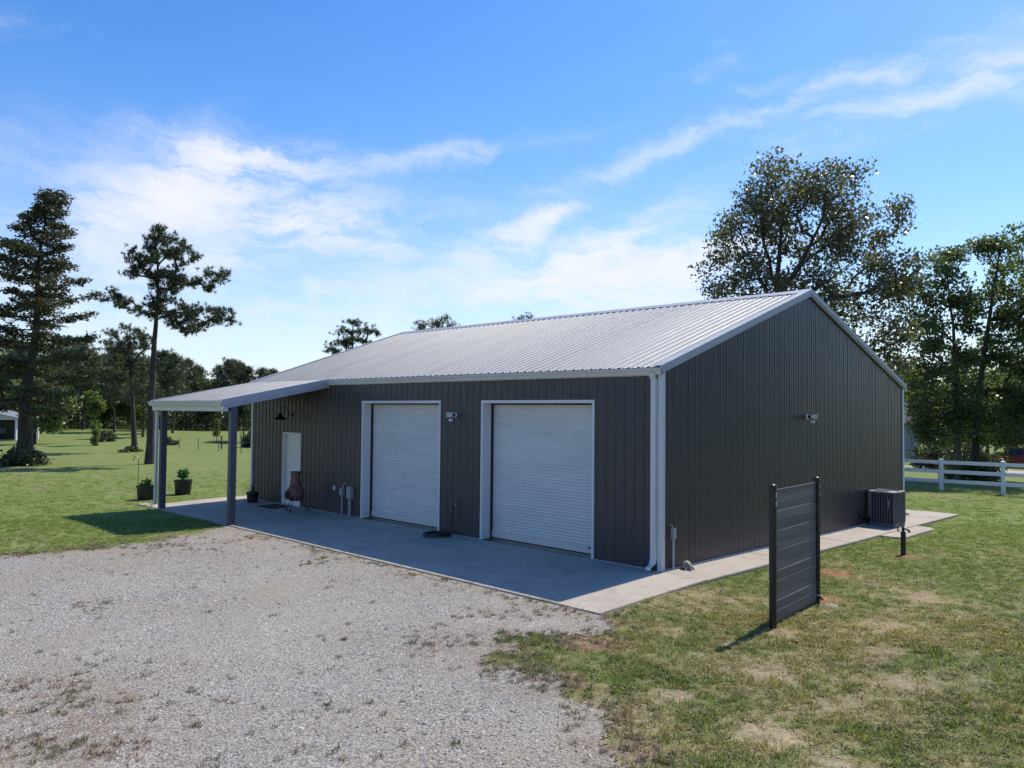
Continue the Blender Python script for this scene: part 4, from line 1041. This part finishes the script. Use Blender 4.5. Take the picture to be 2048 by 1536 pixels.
tree('oak_tree', 'forked dark oak leaning right behind the fence, at the picture edge', 38.2, (1948, 950), [(1952, 850), (1966, 720), (1985, 600), (1998, 510), (2004, 475)],
     [(2025, 480, 42, 26), (1975, 500, 30, 36), (2045, 555, 55, 55), (1985, 615, 45, 50), (2035, 680, 55, 60), (1970, 715, 40, 45), (2000, 800, 65, 50), (2060, 780, 55, 60), (2105, 600, 60, 90), (1955, 855, 45, 36), (2035, 865, 60, 38), (2100, 800, 60, 80)], 250, M['oakleaf2'], rg, .20, 110, .29, .135, wander=.2)
# left: cedar
def cedar(label, dep, base, top, rx, rg, nb=86):
    b = gp(base[0], base[1], dep); tpt = at(top[0], top[1], dep)-b; H = tpt[2]
    T = thing('cedar_tree', label, 'tree', tuple(b))
    ax = lambda z: np.array([tpt[0], tpt[1], 0])*(z/H)+np.array([.12*math.sin(z*.7), .12*math.cos(z*.9), z])
    mb = MB(); zs = np.linspace(-.15, H, 18); mb.tube([ax(z) for z in zs], [max(.02, (.36*(1-z/H)**1.35+.03)) if z > .8 else .42+.10*(.8-z) for z in zs], 12)
    cs = []
    for k in range(nb):
        z = H*(.20+.79*(k/nb)**.9); fr = (z/H-.20)/.8
        Lm = rx*(1-fr**1.25)*(.42+.75*rg.random())*(1.0 if fr > .08 else .8)+.25
        a = k*2.399+rg.normal()*.3; dirv = np.array([math.cos(a), math.sin(a), 0]); sl = .28-.45*(1-fr)+rg.normal()*.15
        pts = []; 
        for u_ in np.linspace(0, 1, 6): pts.append(ax(z)+dirv*Lm*u_+np.array([0, 0, Lm*(sl*u_+.22*u_**2.2)]))
        mb.tube(pts, [max(.012, .05*(1-fr)*(1-u_)+.012) for u_ in np.linspace(0, 1, 6)], 5, cap=False)
        nsub = int(5+Lm*5.5)
        for q in range(nsub):
            u_ = .22+.80*rg.random()**.8; i = min(4, int(u_*5)); p = pts[i]+(pts[i+1]-pts[i])*(u_*5-i) if u_ < 1 else pts[5]
            side = np.array([-dirv[1], dirv[0], 0])*rg.normal()*.42*(1.15-u_*.6)
            cs.append(p+side+np.array([0, 0, rg.normal()*.06-.05]))
    mb.obj('trunk', M['bark'], T, smooth=True)
    V, F = leaves_on(np.array(cs), .16, 27, np.array([.18, .18, .09]), rg, flat=.4, aspect=.45)
    obj('crown', arr_mesh('crown', V, F), M['cedar'], T)
    return T
cedar('very tall dark cedar with a thick trunk at the left edge of the lawn', 41.6, (43, 930), (95, 378), 4.3, rg)
# loblolly pine with clumped limbs
tree('pine_tree', 'tall crooked pine with clumped needles and a bare lower trunk behind the porch', 43.2, (300, 928), [(303, 800), (309, 680), (316, 600), (316, 530), (308, 470)],
     [(312, 475, 26, 22), (345, 490, 32, 28), (285, 500, 30, 28), (325, 530, 45, 32), (370, 510, 24, 20), (275, 535, 30, 22), (340, 565, 40, 25), (400, 565, 46, 16), (430, 550, 24, 18), (228, 595, 24, 18), (258, 612, 30, 16), (290, 610, 26, 22),
      (350, 620, 50, 24), (405, 630, 48, 22), (445, 640, 24, 20), (375, 655, 36, 18), (335, 585, 30, 20)], 185, M['needle'], rg, .23, 20, .62, .20, bark='bark', needle=10, wander=.25, up_pen=.2)
tree('pine_tree', 'smaller pine with a drooping crown left of the tall crooked pine', 54.2, (270, 905), [(266, 820), (260, 740), (256, 690), (254, 660)],
     [(252, 672, 40, 20), (225, 690, 25, 18), (285, 690, 26, 18), (250, 712, 40, 20), (232, 740, 30, 18), (280, 735, 30, 20), (260, 765, 34, 18), (215, 665, 16, 12)], 80, M['needle'], rg, .20, 18, .75, .24, needle=9, wander=.25, up_pen=.2)
tree('pine_tree', 'dark pine whose crown shows above the low left end of the roof', 62, (700, 905), [(702, 800), (704, 720), (706, 660), (707, 640)],
     [(707, 645, 16, 12), (690, 662, 18, 12), (722, 660, 22, 12), (745, 665, 14, 8), (680, 685, 22, 12), (712, 685, 32, 14), (668, 705, 14, 14), (700, 712, 36, 14), (700, 740, 44, 20)], 80, M['needle'], rg, .25, 18, .75, .24, needle=9, up_pen=.2)
tree('cedar_tree', 'dark treetop with flat boughs peeking over the far end of the ridge', 66, (868, 905), [(868, 800), (870, 720), (876, 660), (884, 632)],
     [(888, 636, 10, 8), (845, 645, 14, 6), (878, 650, 24, 8), (835, 655, 18, 5), (900, 650, 14, 5), (868, 664, 44, 8), (866, 690, 50, 20)], 70, M['needle'], rg, .25, 9, .8, .30, needle=9, up_pen=.2)
tree('pine_tree', 'tip of a pine just showing above the middle of the ridge', 66, (1050, 905), [(1050, 800), (1052, 700), (1054, 640)], [(1060, 632, 9, 4), (1044, 637, 10, 4), (1052, 655, 28, 14)], 30, M['needle'], rg, .22, 9, .7, .28, needle=8, up_pen=.2)
# vine covered sapling, tree by the carport
tree('vine_tree', 'slim tree wrapped in bright green vines standing alone on the far lawn', 62.8, (190, 890), [(190, 850), (189, 810), (188, 780)],
     [(190, 800, 11, 14), (186, 825, 8, 14), (192, 850, 6, 14), (190, 872, 5, 12), (190, 887, 10, 3), (199, 812, 9, 10), (181, 790, 10, 9)], 70, M['brightleaf'], rg, .12, 30, .17, .17)
tree('shade_tree', 'leafy tree with slim trunk beside the carport post', 66, (68, 887), [(69, 865), (70, 840), (76, 815), (82, 795)],
     [(88, 812, 26, 16), (110, 830, 20, 14), (70, 805, 22, 16), (95, 845, 18, 10), (60, 780, 30, 20), (120, 800, 24, 20)], 90, M['brightleaf'], rg, .16, 60, .45, .24)
# bushes
def bush(label, c, rx, ry, rz_, leaf, rg, n=60, size=.14, name='bush', group=None):
    T = thing(name, label, 'bush', tuple(c), 0, group); cs = []
    for _ in range(n):
        v_ = rg.normal(size=3); v_ /= np.linalg.norm(v_); v_ *= rg.uniform(.3, 1)**.5; v_[2] = abs(v_[2]); cs.append(v_*np.array([rx, ry, rz_])*(1+.15*rg.normal()))
    st_ = MB()
    for q in cs[::3]: st_.tube([(0, 0, -.05), q*.5+np.array([0, 0, .05]), q], [.02, .014, .006], 5, cap=False)
    st_.obj('stems', M['bark'], T)
    V, F = leaves_on(np.array(cs), size, 45, (rx*.16, ry*.16, rz_*.16), rg); obj('foliage', arr_mesh('foliage', V, F), leaf, T)
    return T
bush('dark bush wrapped round the foot of the tall cedar', gp(42, 932, 41.2), 1.25, 1.0, .75, M['bushleaf'], rg, 80)
bush('small round bush on the far lawn by the vine covered tree', gp(208, 885, 69), .85, .8, .85, M['bushleaf'], rg, 45, .18)
bush('low dark undergrowth at the foot of the two oaks behind the fence', gp(1938, 955, 37.9), 1.2, .9, .85, M['bushleaf'], rg, 70)
bush('small scrubby bush in the field seen between the porch posts', gp(338, 888, 66), .7, .6, .6, M['bushleaf'], rg, 25, .16)
bush('dark shrub at the edge of the field beside the far corner trim', gp(503, 893, 62), .9, .8, 1.3, M['bushleaf'], rg, 45, .18)
bush('low faded scrub around the foot of the smaller pine', gp(262, 903, 54), .8, .6, .35, M['bushleaf'], rg, 20, .12)

bush('dark leafy shrub between the house and the two oaks', gp(1878, 915, 53), 1.7, 1.2, 1.9, M['bushleaf'], rg, 70, .2)
bush('tall shadowed shrub behind the trunks of the two oaks', gp(1940, 915, 50), 1.8, 1.2, 1.6, M['bushleaf'], rg, 70, .2)
# repeated trees along the far side of the field
def proto_tree(kind, seed):
    rg = np.random.default_rng(seed); T = thing('pine_tree' if kind == 'p' else 'broadleaf_tree', '', 'tree')
    cl_ = []
    if kind == 'p':
        for _ in range(80):
            z = rg.uniform(3.6, 10); fr = (z-3.6)/6.4; r_ = 2.5*(1-fr**2.2)*rg.uniform(.3, 1)+.1; a = rg.uniform(0, 6.28); cl_.append((r_*math.cos(a), r_*math.sin(a), z))
    else:
        for k in range(9):
            bc = np.array([rg.normal()*1.6, rg.normal()*1.6, rg.uniform(2.6, 8.2)])
            for _ in range(10): v_ = rg.normal(size=3); v_ /= np.linalg.norm(v_); cl_.append(bc+v_*np.array([1.5, 1.5, 1.1])*rg.uniform(.3, 1)**.5)
    cl_ = np.array(cl_)
    trunk = [(0, 0, -.3), (.05, 0, 2), (.1, .1, 4), (.05, .2, 6.2), (0, .1, 8.6 if kind == 'p' else 7)]
    grow(None, trunk, cl_, rg, .17, up_pen=.2, seg=5).obj('trunk', M['bark'], T, smooth=True)
    if kind == 'p':
        cc = (cl_[:, None, :]+rg.normal(size=(len(cl_), 8, 3))*np.array([.42, .42, .2])).reshape(-1, 3); V, F = needles_on(cc, .50, 9, rg, .085)
        obj('crown', arr_mesh('crown', V, F), M['needle'], T)
    else:
        V, F = leaves_on(cl_, .30, 75, (.5, .5, .4), rg, aspect=.75); obj('crown', arr_mesh('crown', V, F), M['bushleaf' if seed % 2 else 'oakleaf2'], T)
    return T
protos = {'p': [proto_tree('p', 100+i) for i in range(3)], 'd': [proto_tree('d', 200+i) for i in range(3)]}
usedp = set()
def place_tree(kind, px, dep, topy, label, group, leaf=None):
    i = int(rg.integers(0, 3)); src = protos[kind][i]
    b = gp(px, 880, dep); H = at(px, topy, dep)[2]-b[2]
    if (kind, i) not in usedp and leaf is None: o = src; usedp.add((kind, i))
    else:
        o = copy_tree(src)
    s = H/(9.9 if kind == 'p' else 9.3)
    o.location = tuple(b); o.rotation_euler = (0, 0, rg.uniform(0, 6.28)); o.scale = (s*rg.uniform(.9, 1.15),)*2+(s,)
    tag(o, label, 'tree', group)
    if leaf is not None:
        for ch in o.children:
            if ch.name.startswith('crown'):
                ch.data = ch.data.copy(); ch.data.materials.clear(); ch.data.materials.append(leaf)
LP_ = 'pine in the wood along the far side of the field'; LB_ = 'leafy tree in the wood along the far side of the field'
GPp, GPb = 'pines along the far side of the field', 'leafy trees along the far side of the field'
for px, dep, ty, k in [(8, 84, 700, 'd'), (40, 100, 690, 'p'), (75, 92, 720, 'd'), (108, 84, 700, 'p'), (118, 108, 690, 'p'), (140, 98, 715, 'd'), (165, 88, 690, 'p'), (185, 112, 705, 'd'), (205, 96, 735, 'd'), (228, 84, 712, 'p'), (246, 104, 690, 'p'),
                       (265, 96, 740, 'd'), (285, 76, 720, 'p'), (300, 108, 720, 'd'), (322, 90, 705, 'p'), (345, 84, 712, 'p'), (352, 112, 730, 'd'), (372, 98, 722, 'p'), (392, 108, 735, 'p'), (412, 100, 752, 'd'), (436, 106, 735, 'p'), (458, 98, 722, 'p'),
                       (476, 110, 728, 'p'), (492, 99, 738, 'p'), (505, 112, 745, 'd'), (522, 104, 740, 'p'), (542, 112, 742, 'p'), (560, 100, 752, 'd'), (15, 118, 680, 'p'), (90, 120, 690, 'd'), (155, 122, 680, 'p'), (215, 124, 700, 'p'), (270, 122, 715, 'd'),
                       (330, 124, 720, 'p'), (380, 126, 745, 'd'), (425, 124, 745, 'd'), (465, 126, 735, 'p'), (510, 124, 742, 'd'), (-25, 90, 680, 'd'), (-50, 105, 690, 'p'), (487, 72, 780, 'd'), (580, 110, 745, 'p'), (-80, 100, 690, 'd'), (610, 112, 745, 'd'), (640, 110, 745, 'p')]:
    place_tree(k, px, dep, ty, LP_ if k == 'p' else LB_, GPp if k == 'p' else GPb)
for px, dep, ty in [(1835, 66, 740), (1890, 70, 720), (1935, 62, 745), (1975, 72, 715), (2020, 64, 740), (2060, 70, 700), (2110, 62, 690), (1760, 74, 700)]:
    place_tree('d', px, dep, ty, 'sunlit green tree filling the gap behind the house and car', 'sunlit trees beyond the driveway', M['brightleaf'])
for x, y, h in ((17, 24, 11), (22, 30, 13), (28, 24, 12), (33, 34, 14), (26, 40, 13), (40, 28, 12), (44, 40, 14), (36, 16, 12), (19, 36, 12), (48, 20, 13)):  # unseen row, added so the glossy gable has something dark to reflect
    o = copy_tree(protos['d'][int(rg.integers(0, 3))]); s_ = h/9.3; o.location = (x, y, -.14); o.scale = (s_,)*3; o.rotation_euler = (0, 0, rg.uniform(0, 6))
    tag(o, 'added leafy tree out of view at the right, for the gable wall to reflect', 'tree', 'added unseen trees reflected in the gable')
for k in protos:
    for i, p in enumerate(protos[k]):
        if (k, i) not in usedp:
            for c in list(p.children): bpy.data.objects.remove(c)
            bpy.data.objects.remove(p)
# understory of the far wood: one mass
us = []
for k in range(900):
    px = rg.uniform(-80, 660); dep = rg.uniform(97, 128); b = gp(px, 880, dep); us.append(b+np.array([0, 0, rg.uniform(0, 1)**1.5*3.0]))
V, F = leaves_on(np.array(us), .34, 34, (1.3, 1.3, .6), rg); tag(obj('undergrowth', arr_mesh('undergrowth', V, F), M['bushleaf']), kind='stuff')

# ------------------------------------------------------------------ field: wire fence, saplings, carport
T = thing('wire_fence', 'thin wire fence on short metal stakes across the far field', 'fence', tuple(gp(396, 900, 56)))
o0 = np.array(T.location); pp = []
for px, py, dep in ((340, 897, 64), (358, 896, 61), (396, 903, 57), (437, 905, 56), (470, 907, 55), (520, 910, 54)):
    q = gp(px, py, dep)-o0; pp.append(q); MB().tube([q-np.array([0, 0, .1]), q+np.array([0, 0, .85])], .022, 6).obj('stake', M['blackmetal'], T)
for z in (.35, .75): MB().tube([q+np.array([0, 0, z]) for q in pp], .006, 4).obj('wire', M['trim'], T)
def sapling(label, px, py, dep, h, leaf):
    b = gp(px, py, dep); T = thing('sapling', label, 'sapling', tuple(b), 0, 'saplings in the field'); st_ = MB(); st_.tube([(0, 0, -.1), (.02, 0, h*.5), (0, .03, h)], [.035, .025, .01], 6)
    cs = [np.array([rg.normal()*.14*h*.5*(1-u_)+0, rg.normal()*.14*h*.5*(1-u_), h*(.35+.65*u_)]) for u_ in rg.random(22)]
    for q in cs[::2]: st_.tube([(0, 0, q[2]-.15), q], .008, 4, cap=False)
    st_.obj('trunk', M['bark'], T); V, F = leaves_on(np.array(cs), .16, 22, .12, rg); obj('crown', arr_mesh('crown', V, F), leaf, T)
sapling('slender leafy sapling rising behind the wire fence stakes', 433, 885, 70, 2.0, M['brightleaf'])
b = gp(482, 907, 54.5); T = thing('bare_sapling', 'bare forked sapling in the field by the far corner trim', 'sapling', tuple(b))
MB().tube([(0, 0, -.1), (0, 0, .3), (-.12, .03, .75)], [.03, .025, .012], 6).tube([(0, 0, .28), (.10, -.03, .55), (.12, .02, .8)], [.022, .016, .01], 6).obj('trunk', M['bark'], T)
b = gp(443, 899, 59); tag(MB().tube([(b[0], b[1], b[2]-.1), (b[0], b[1], b[2]+1.0)], .06, 8).obj('wooden_post', M['wood']), 'stout wooden post standing in the field by the wire fence', 'post')
b = gp(1980, 940, 41.5); tag(MB().tube([(b[0], b[1], b[2]-.1), (b[0]+.02, b[1], b[2]+.55)], .07, 8).obj('wooden_post', M['wood']), 'short dark stump post behind the white fence near the red car', 'post')
b = gp(-12, 880, 70); T = thing('carport', 'open carport with pale metal roof at the left edge of the field', 'carport', tuple(b), math.atan2(_r[1], _r[0]))          # local x = picture right
MB().box(-7, 2.0, 0, 3.4, -.3, .03).obj('slab', M['concrete'], T)
for x in (-6.8, -2.4, 1.85):
    for y in (.1, 3.3): MB().box(x-.07, x+.07, y-.07, y+.07, .03, 1.8).obj('post', M['vinyl'], T)
MB().prism([(-7.2, 1.80), (2.2, 1.80), (2.2, 1.92), (-2.4, 2.85), (-7.2, 1.92)], .0, .12, 'y').obj('gable_panel', M['siding'], T)
for s in (0, 1):
    poly = [(-2.4, 2.86), (2.4, 1.88), (2.4, 1.94), (-2.4, 2.92)] if s else [(-7.2, 1.88), (-2.4, 2.86), (-2.4, 2.92), (-7.2, 1.94)]
    MB().prism(poly, -.15, 3.5, 'y').obj('roof', M['roof'], T)
MB().box(-6.7, 1.75, 3.1, 3.18, .03, 1.8).obj('interior_shade_sheet', M['shingle'], T)  # dark sheet puts the shade of the carport interior into the colour
bp = b+_r0*(-1.6)+np.array([-_r0[1], _r0[0], 0])*1.5
o = thing('utility_trailer', 'small utility trailer parked in the shade of the carport', 'trailer', tuple(bp+np.array([0, 0, .03])), math.atan2(_r[1], _r[0]))
MB().box(-1.3, 1.3, -.7, .7, .45, .55).box(-1.3, -1.22, -.7, .7, .55, 1.0).box(1.22, 1.3, -.7, .7, .55, 1.0).box(-1.2, 1.2, -.7, -.64, .55, .95).obj('bed', M['acmetal'], o)
for s in (-1, 1): MB().tube([(0, s*.78-.09, .3), (0, s*.78+.09, .3)], .3, 16).obj('wheel', M['tyre'], o, smooth=True)
MB().tube([(1.3, 0, .48), (2.2, 0, .45)], .04, 6).obj('drawbar', M['blackmetal'], o)

# ------------------------------------------------------------------ scattered grass, weeds and gravel (geometry nodes instances)
def scatter(name, pts, rotz, scl, var, sources, tint=None):
    n_ = len(pts); m = bpy.data.meshes.new(name); m.vertices.add(n_); m.vertices.foreach_set('co', np.asarray(pts, np.float32).ravel()); m.update()
    def attr(nm, typ, key, val):
        a = m.attributes.new(nm, typ, 'POINT'); a.data.foreach_set(key, np.asarray(val).ravel())
    attr('rot', 'FLOAT_VECTOR', 'vector', np.asarray(rotz, np.float32)); attr('scl', 'FLOAT_VECTOR', 'vector', np.asarray(scl, np.float32)); attr('var', 'INT', 'value', np.asarray(var, np.int32))
    attr('tint', 'FLOAT', 'value', np.asarray(tint if tint is not None else np.random.default_rng(1).random(n_), np.float32))
    o = bpy.data.objects.new(name, m); COL.objects.link(o)
    ng = bpy.data.node_groups.new(name, 'GeometryNodeTree')
    ng.interface.new_socket('Geometry', in_out='INPUT', socket_type='NodeSocketGeometry'); ng.interface.new_socket('Geometry', in_out='OUTPUT', socket_type='NodeSocketGeometry')
    N = ng.nodes; L = ng.links; gi = N.new('NodeGroupInput'); go = N.new('NodeGroupOutput'); jn = N.new('GeometryNodeJoinGeometry'); L.new(jn.outputs[0], go.inputs[0])
    m2p = N.new('GeometryNodeMeshToPoints'); L.new(gi.outputs[0], m2p.inputs[0])
    def na(nm, dt): x = N.new('GeometryNodeInputNamedAttribute'); x.data_type = dt; x.inputs[0].default_value = nm; return x.outputs[0]
    ro, sl_, va = na('rot', 'FLOAT_VECTOR'), na('scl', 'FLOAT_VECTOR'), na('var', 'INT')
    for k, s in enumerate(sources):
        oi = N.new('GeometryNodeObjectInfo'); oi.inputs[0].default_value = s; oi.inputs['As Instance'].default_value = True
        cmp = N.new('FunctionNodeCompare'); cmp.data_type = 'INT'; cmp.operation = 'EQUAL'; L.new(va, cmp.inputs[2]); cmp.inputs[3].default_value = k
        ip = N.new('GeometryNodeInstanceOnPoints'); L.new(m2p.outputs[0], ip.inputs['Points']); L.new(cmp.outputs[0], ip.inputs['Selection']); L.new(oi.outputs['Geometry'], ip.inputs['Instance'])
        L.new(ro, ip.inputs['Rotation']); L.new(sl_, ip.inputs['Scale']); L.new(ip.outputs[0], jn.inputs[0])
    md = o.modifiers.new('scatter', 'NODES'); md.node_group = ng
    return tag(o, kind='stuff')
def clump(rg, nb, rad, h, wdt, lean=.5):
    V = []; F = []
    for k in range(nb):
        a = rg.uniform(0, 6.28); r_ = rad*math.sqrt(rg.random()); p = np.array([r_*math.cos(a), r_*math.sin(a), 0]); b_ = rg.uniform(0, 6.28); hh = h*rg.uniform(.45, 1.15); ln = lean*hh*rg.uniform(.3, 1.5)
        dr = np.array([math.cos(b_), math.sin(b_), 0]); sd = np.array([-dr[1], dr[0], 0])*wdt*rg.uniform(.7, 1.3)*.5
        i = len(V); V += [p-sd, p+sd, p+dr*ln*.35+np.array([0, 0, hh*.6])+sd*.8, p+dr*ln*.35+np.array([0, 0, hh*.6])-sd*.8, p+dr*ln+np.array([0, 0, hh])]
        F += [(i, i+1, i+2), (i, i+2, i+3), (i+3, i+2, i+4)]
    return arr_mesh('clump', np.array(V), np.array(F))
def src(mesh, matl): mesh.materials.append(matl); return bpy.data.objects.new('source', mesh)
rg = np.random.default_rng(5)
near_src = [src(clump(rg, 26, .075, .050, .0055, .9), M['blade']) for _ in range(4)]+[src(clump(rg, 22, .05, .085, .0065, .7), M['blade']) for _ in range(2)]
def rosette(rg, nb, rad, lf):
    V = []; F = []
    for k in range(nb):
        a = rg.uniform(0, 6.28); r_ = rad*math.sqrt(rg.random()); p = np.array([r_*math.cos(a), r_*math.sin(a), rg.uniform(.010, .035)])
        b_ = rg.uniform(0, 6.28); u_ = np.array([math.cos(b_), math.sin(b_), rg.normal()*.45]); v_ = np.array([-math.sin(b_), math.cos(b_), rg.normal()*.45]); L = lf*rg.uniform(.6, 1.4); i = len(V)
        V += [p-u_*L*.5, p+v_*L*.24, p+u_*L*.5, p-v_*L*.24]; F += [(i, i+1, i+2), (i, i+2, i+3)]
    return arr_mesh('clump', np.array(V), np.array(F))
near_src += [src(rosette(rg, 26, .085, .030), M['blade']) for _ in range(3)]
far_src = [src(clump(rg, 26, .16, .055, .014, .8), M['blade']) for _ in range(3)]
def in_view(P, mx=900, my=500):
    x, y, z = project(P); return (z > 3) & (x > -mx) & (x < 2048+mx) & (y < 1536+my) & (y > 700)
def on_concrete(x, y):
    a = (x > SLX-.02) & (x < SWX+.02) & (y > -FD-.02) & (y < 13.8)
    b_ = (x > .9) & (x < 1.53) & (y > 7.7) & (y < 10.3)
    return a | b_
def vnoise(x, y, f, s):
    return (np.sin(f*x*1.0+s)*np.cos(f*y*1.13+1.7*s)+np.sin(f*1.9*x-.8*f*y+2.1*s)*.6+np.cos(f*2.7*y+1.3*f*x+s*.7)*.5)/2.1
def lawn_points(d0, d1, dens, rg):
    # candidate points in a fan before the camera
    half = 0.95; A = half*(d1*d1-d0*d0)*1.08; n_ = int(A*dens)
    dep = np.sqrt(rg.uniform(d0*d0, d1*d1, n_)); lat = rg.uniform(-half, half, n_)*1.08*dep
    ff = np.array([_f[0], _f[1]]); ff /= np.linalg.norm(ff); rr2 = np.array([ff[1], -ff[0]])
    x = CAM[0]+ff[0]*dep+rr2[0]*lat; y = CAM[1]+ff[1]*dep+rr2[1]*lat
    return x, y, dep
allp = []; 
x, y, dep = lawn_points(5.2, 12.0, 270, rg); s_ = sdf(x, y)+wob(x, y); pr = np.clip(.30+s_*1.1, 0, 1)
bare = np.zeros(len(x))
for sx, sy, r_, c in SPOTS: bare = np.maximum(bare, np.exp(-((x-sx)**2+(y-sy)**2)/(r_*.8)**2))
thin = .55+.45*np.clip(vnoise(x, y, 1.6, 2.0)*1.4+.5, 0, 1)
k = (rg.random(len(x)) < pr*(1-.93*bare)*thin) & ~on_concrete(x, y)
P1 = np.stack([x[k], y[k], gz(x[k], y[k])-.004], -1)
x, y, dep = lawn_points(12.0, 22, 95, rg); s_ = sdf(x, y)+wob(x, y); pr = np.clip(.35+s_*1.2, 0, 1)
bare = np.zeros(len(x))
for sx, sy, r_, c in SPOTS: bare = np.maximum(bare, np.exp(-((x-sx)**2+(y-sy)**2)/(r_*.8)**2))
k = (rg.random(len(x)) < pr*(1-.93*bare)) & ~on_concrete(x, y)
P2 = np.stack([x[k], y[k], gz(x[k], y[k])-.004], -1)
x, y, dep = lawn_points(22, 40, 26, rg); k = (sdf(x, y) > 0) & ~on_concrete(x, y) & (rg.random(len(x)) < np.clip(1-(dep-24)/16, 0, 1))
P3 = np.stack([x[k], y[k], gz(x[k], y[k])-.004], -1)
P3 = P3[in_view(P3)]; P1 = P1[in_view(P1)]; P2 = P2[in_view(P2)]
def rots(n_, tilt=.12): return np.stack([rg.normal(size=n_)*tilt, rg.normal(size=n_)*tilt, rg.uniform(0, 6.28, n_)], -1)
tall = vnoise(P1[:, 0], P1[:, 1], 2.3, .4)
var = np.where((tall > .35) & (rg.random(len(P1)) < .6), rg.integers(4, 6, len(P1)), rg.integers(0, 4, len(P1)))
var = np.where(rg.random(len(P1)) < .38, rg.integers(6, 9, len(P1)), var)
sc1 = rg.uniform(.6, 1.1, len(P1)); sc2 = rg.uniform(.65, 1.1, len(P2)); v2 = np.where(rg.random(len(P2)) < .38, rg.integers(6, 9, len(P2)), rg.integers(0, 4, len(P2))); sc3 = rg.uniform(.5, .85, len(P3))
PP = np.concatenate([P1, P2, P3]); sclx = np.concatenate([sc1, sc2, sc3]); vv = np.concatenate([var, v2, rg.integers(9, 12, len(P3))])
scatter('grass', PP, rots(len(PP)), np.repeat(sclx[:, None], 3, 1), vv, near_src+far_src)
print('grass clumps', len(PP))
# weeds in the gravel
weed_src = [src(clump(rg, 20, .05, .05, .006, 1.1), M['weed']) for _ in range(3)]
wp = []
x, y, dep = lawn_points(5.2, 19, 170, rg); s_ = sdf(x, y)
dn = np.clip(vnoise(x, y, 1.25, 5.0)*1.5-.72, 0, 1)*.34+np.clip(vnoise(x, y, 4.1, 3.0)*1.4-1.0, 0, 1)*.3+.006
dn = dn+soil(x, y)**1.3*np.clip(vnoise(x, y, 3.3, 1.0)*1.3+.45, 0, 1)*.75+np.clip(1-np.abs(s_-.1)/.45, 0, 1)*.6*np.clip(vnoise(x, y, 2.7, 4.0)+.7, 0, 1)
k = (s_ < .6) & (rg.random(len(x)) < np.clip(dn, 0, 1)) & ~on_concrete(x, y)
W = np.stack([x[k], y[k], gz(x[k], y[k])+.008], -1); W = W[in_view(W)]
scatter('driveway_weeds', W, rots(len(W)), np.repeat(rg.uniform(.45, 1.25, len(W))[:, None], 3, 1), rg.integers(0, 3, len(W)), weed_src)
# stones
ssrc = [src(rock(np.random.default_rng(40+i), 1, .8, .52, 1), M['gstone']) for i in range(5)]
x, y, dep = lawn_points(5.2, 17.5, 1500, rg); s_ = sdf(x, y)+wob(x, y)*.8
dn = np.clip(.55+.95*vnoise(x, y, .75, 7.0)+.35*vnoise(x, y, 2.3, 1.0), .06, 1)*np.clip(1.25-dep/22, .2, 1)
k = (rg.random(len(x)) < np.clip(.42-s_*1.1, 0, 1)**1.5*dn*1.15*(1-.6*soil(x, y))) & ~on_concrete(x, y)
S = np.stack([x[k], y[k], gz(x[k], y[k])+.010], -1); kx, ky = rg.uniform(-11, .9, 260), -FD+rg.gamma(1.3, .13, 260)
K = np.stack([kx, ky, .092*ky/FD+.004], -1); S = np.concatenate([S, K[ky < -1.5]]); S = S[in_view(S)]
n_ = len(S); base = (rg.gamma(5, .0014, n_)+.0032)*(.85+.35*np.clip(vnoise(S[:, 0], S[:, 1], .8, 2.2)+.2, 0, 1))
scatter('gravel', S, np.stack([rg.normal(size=n_)*.32, rg.normal(size=n_)*.32, rg.uniform(0, 6.28, n_)], -1), base[:, None]*rg.uniform(.75, 1.3, (n_, 3)), rg.integers(0, 5, n_), ssrc)
print('stones', n_, 'weeds', len(W))
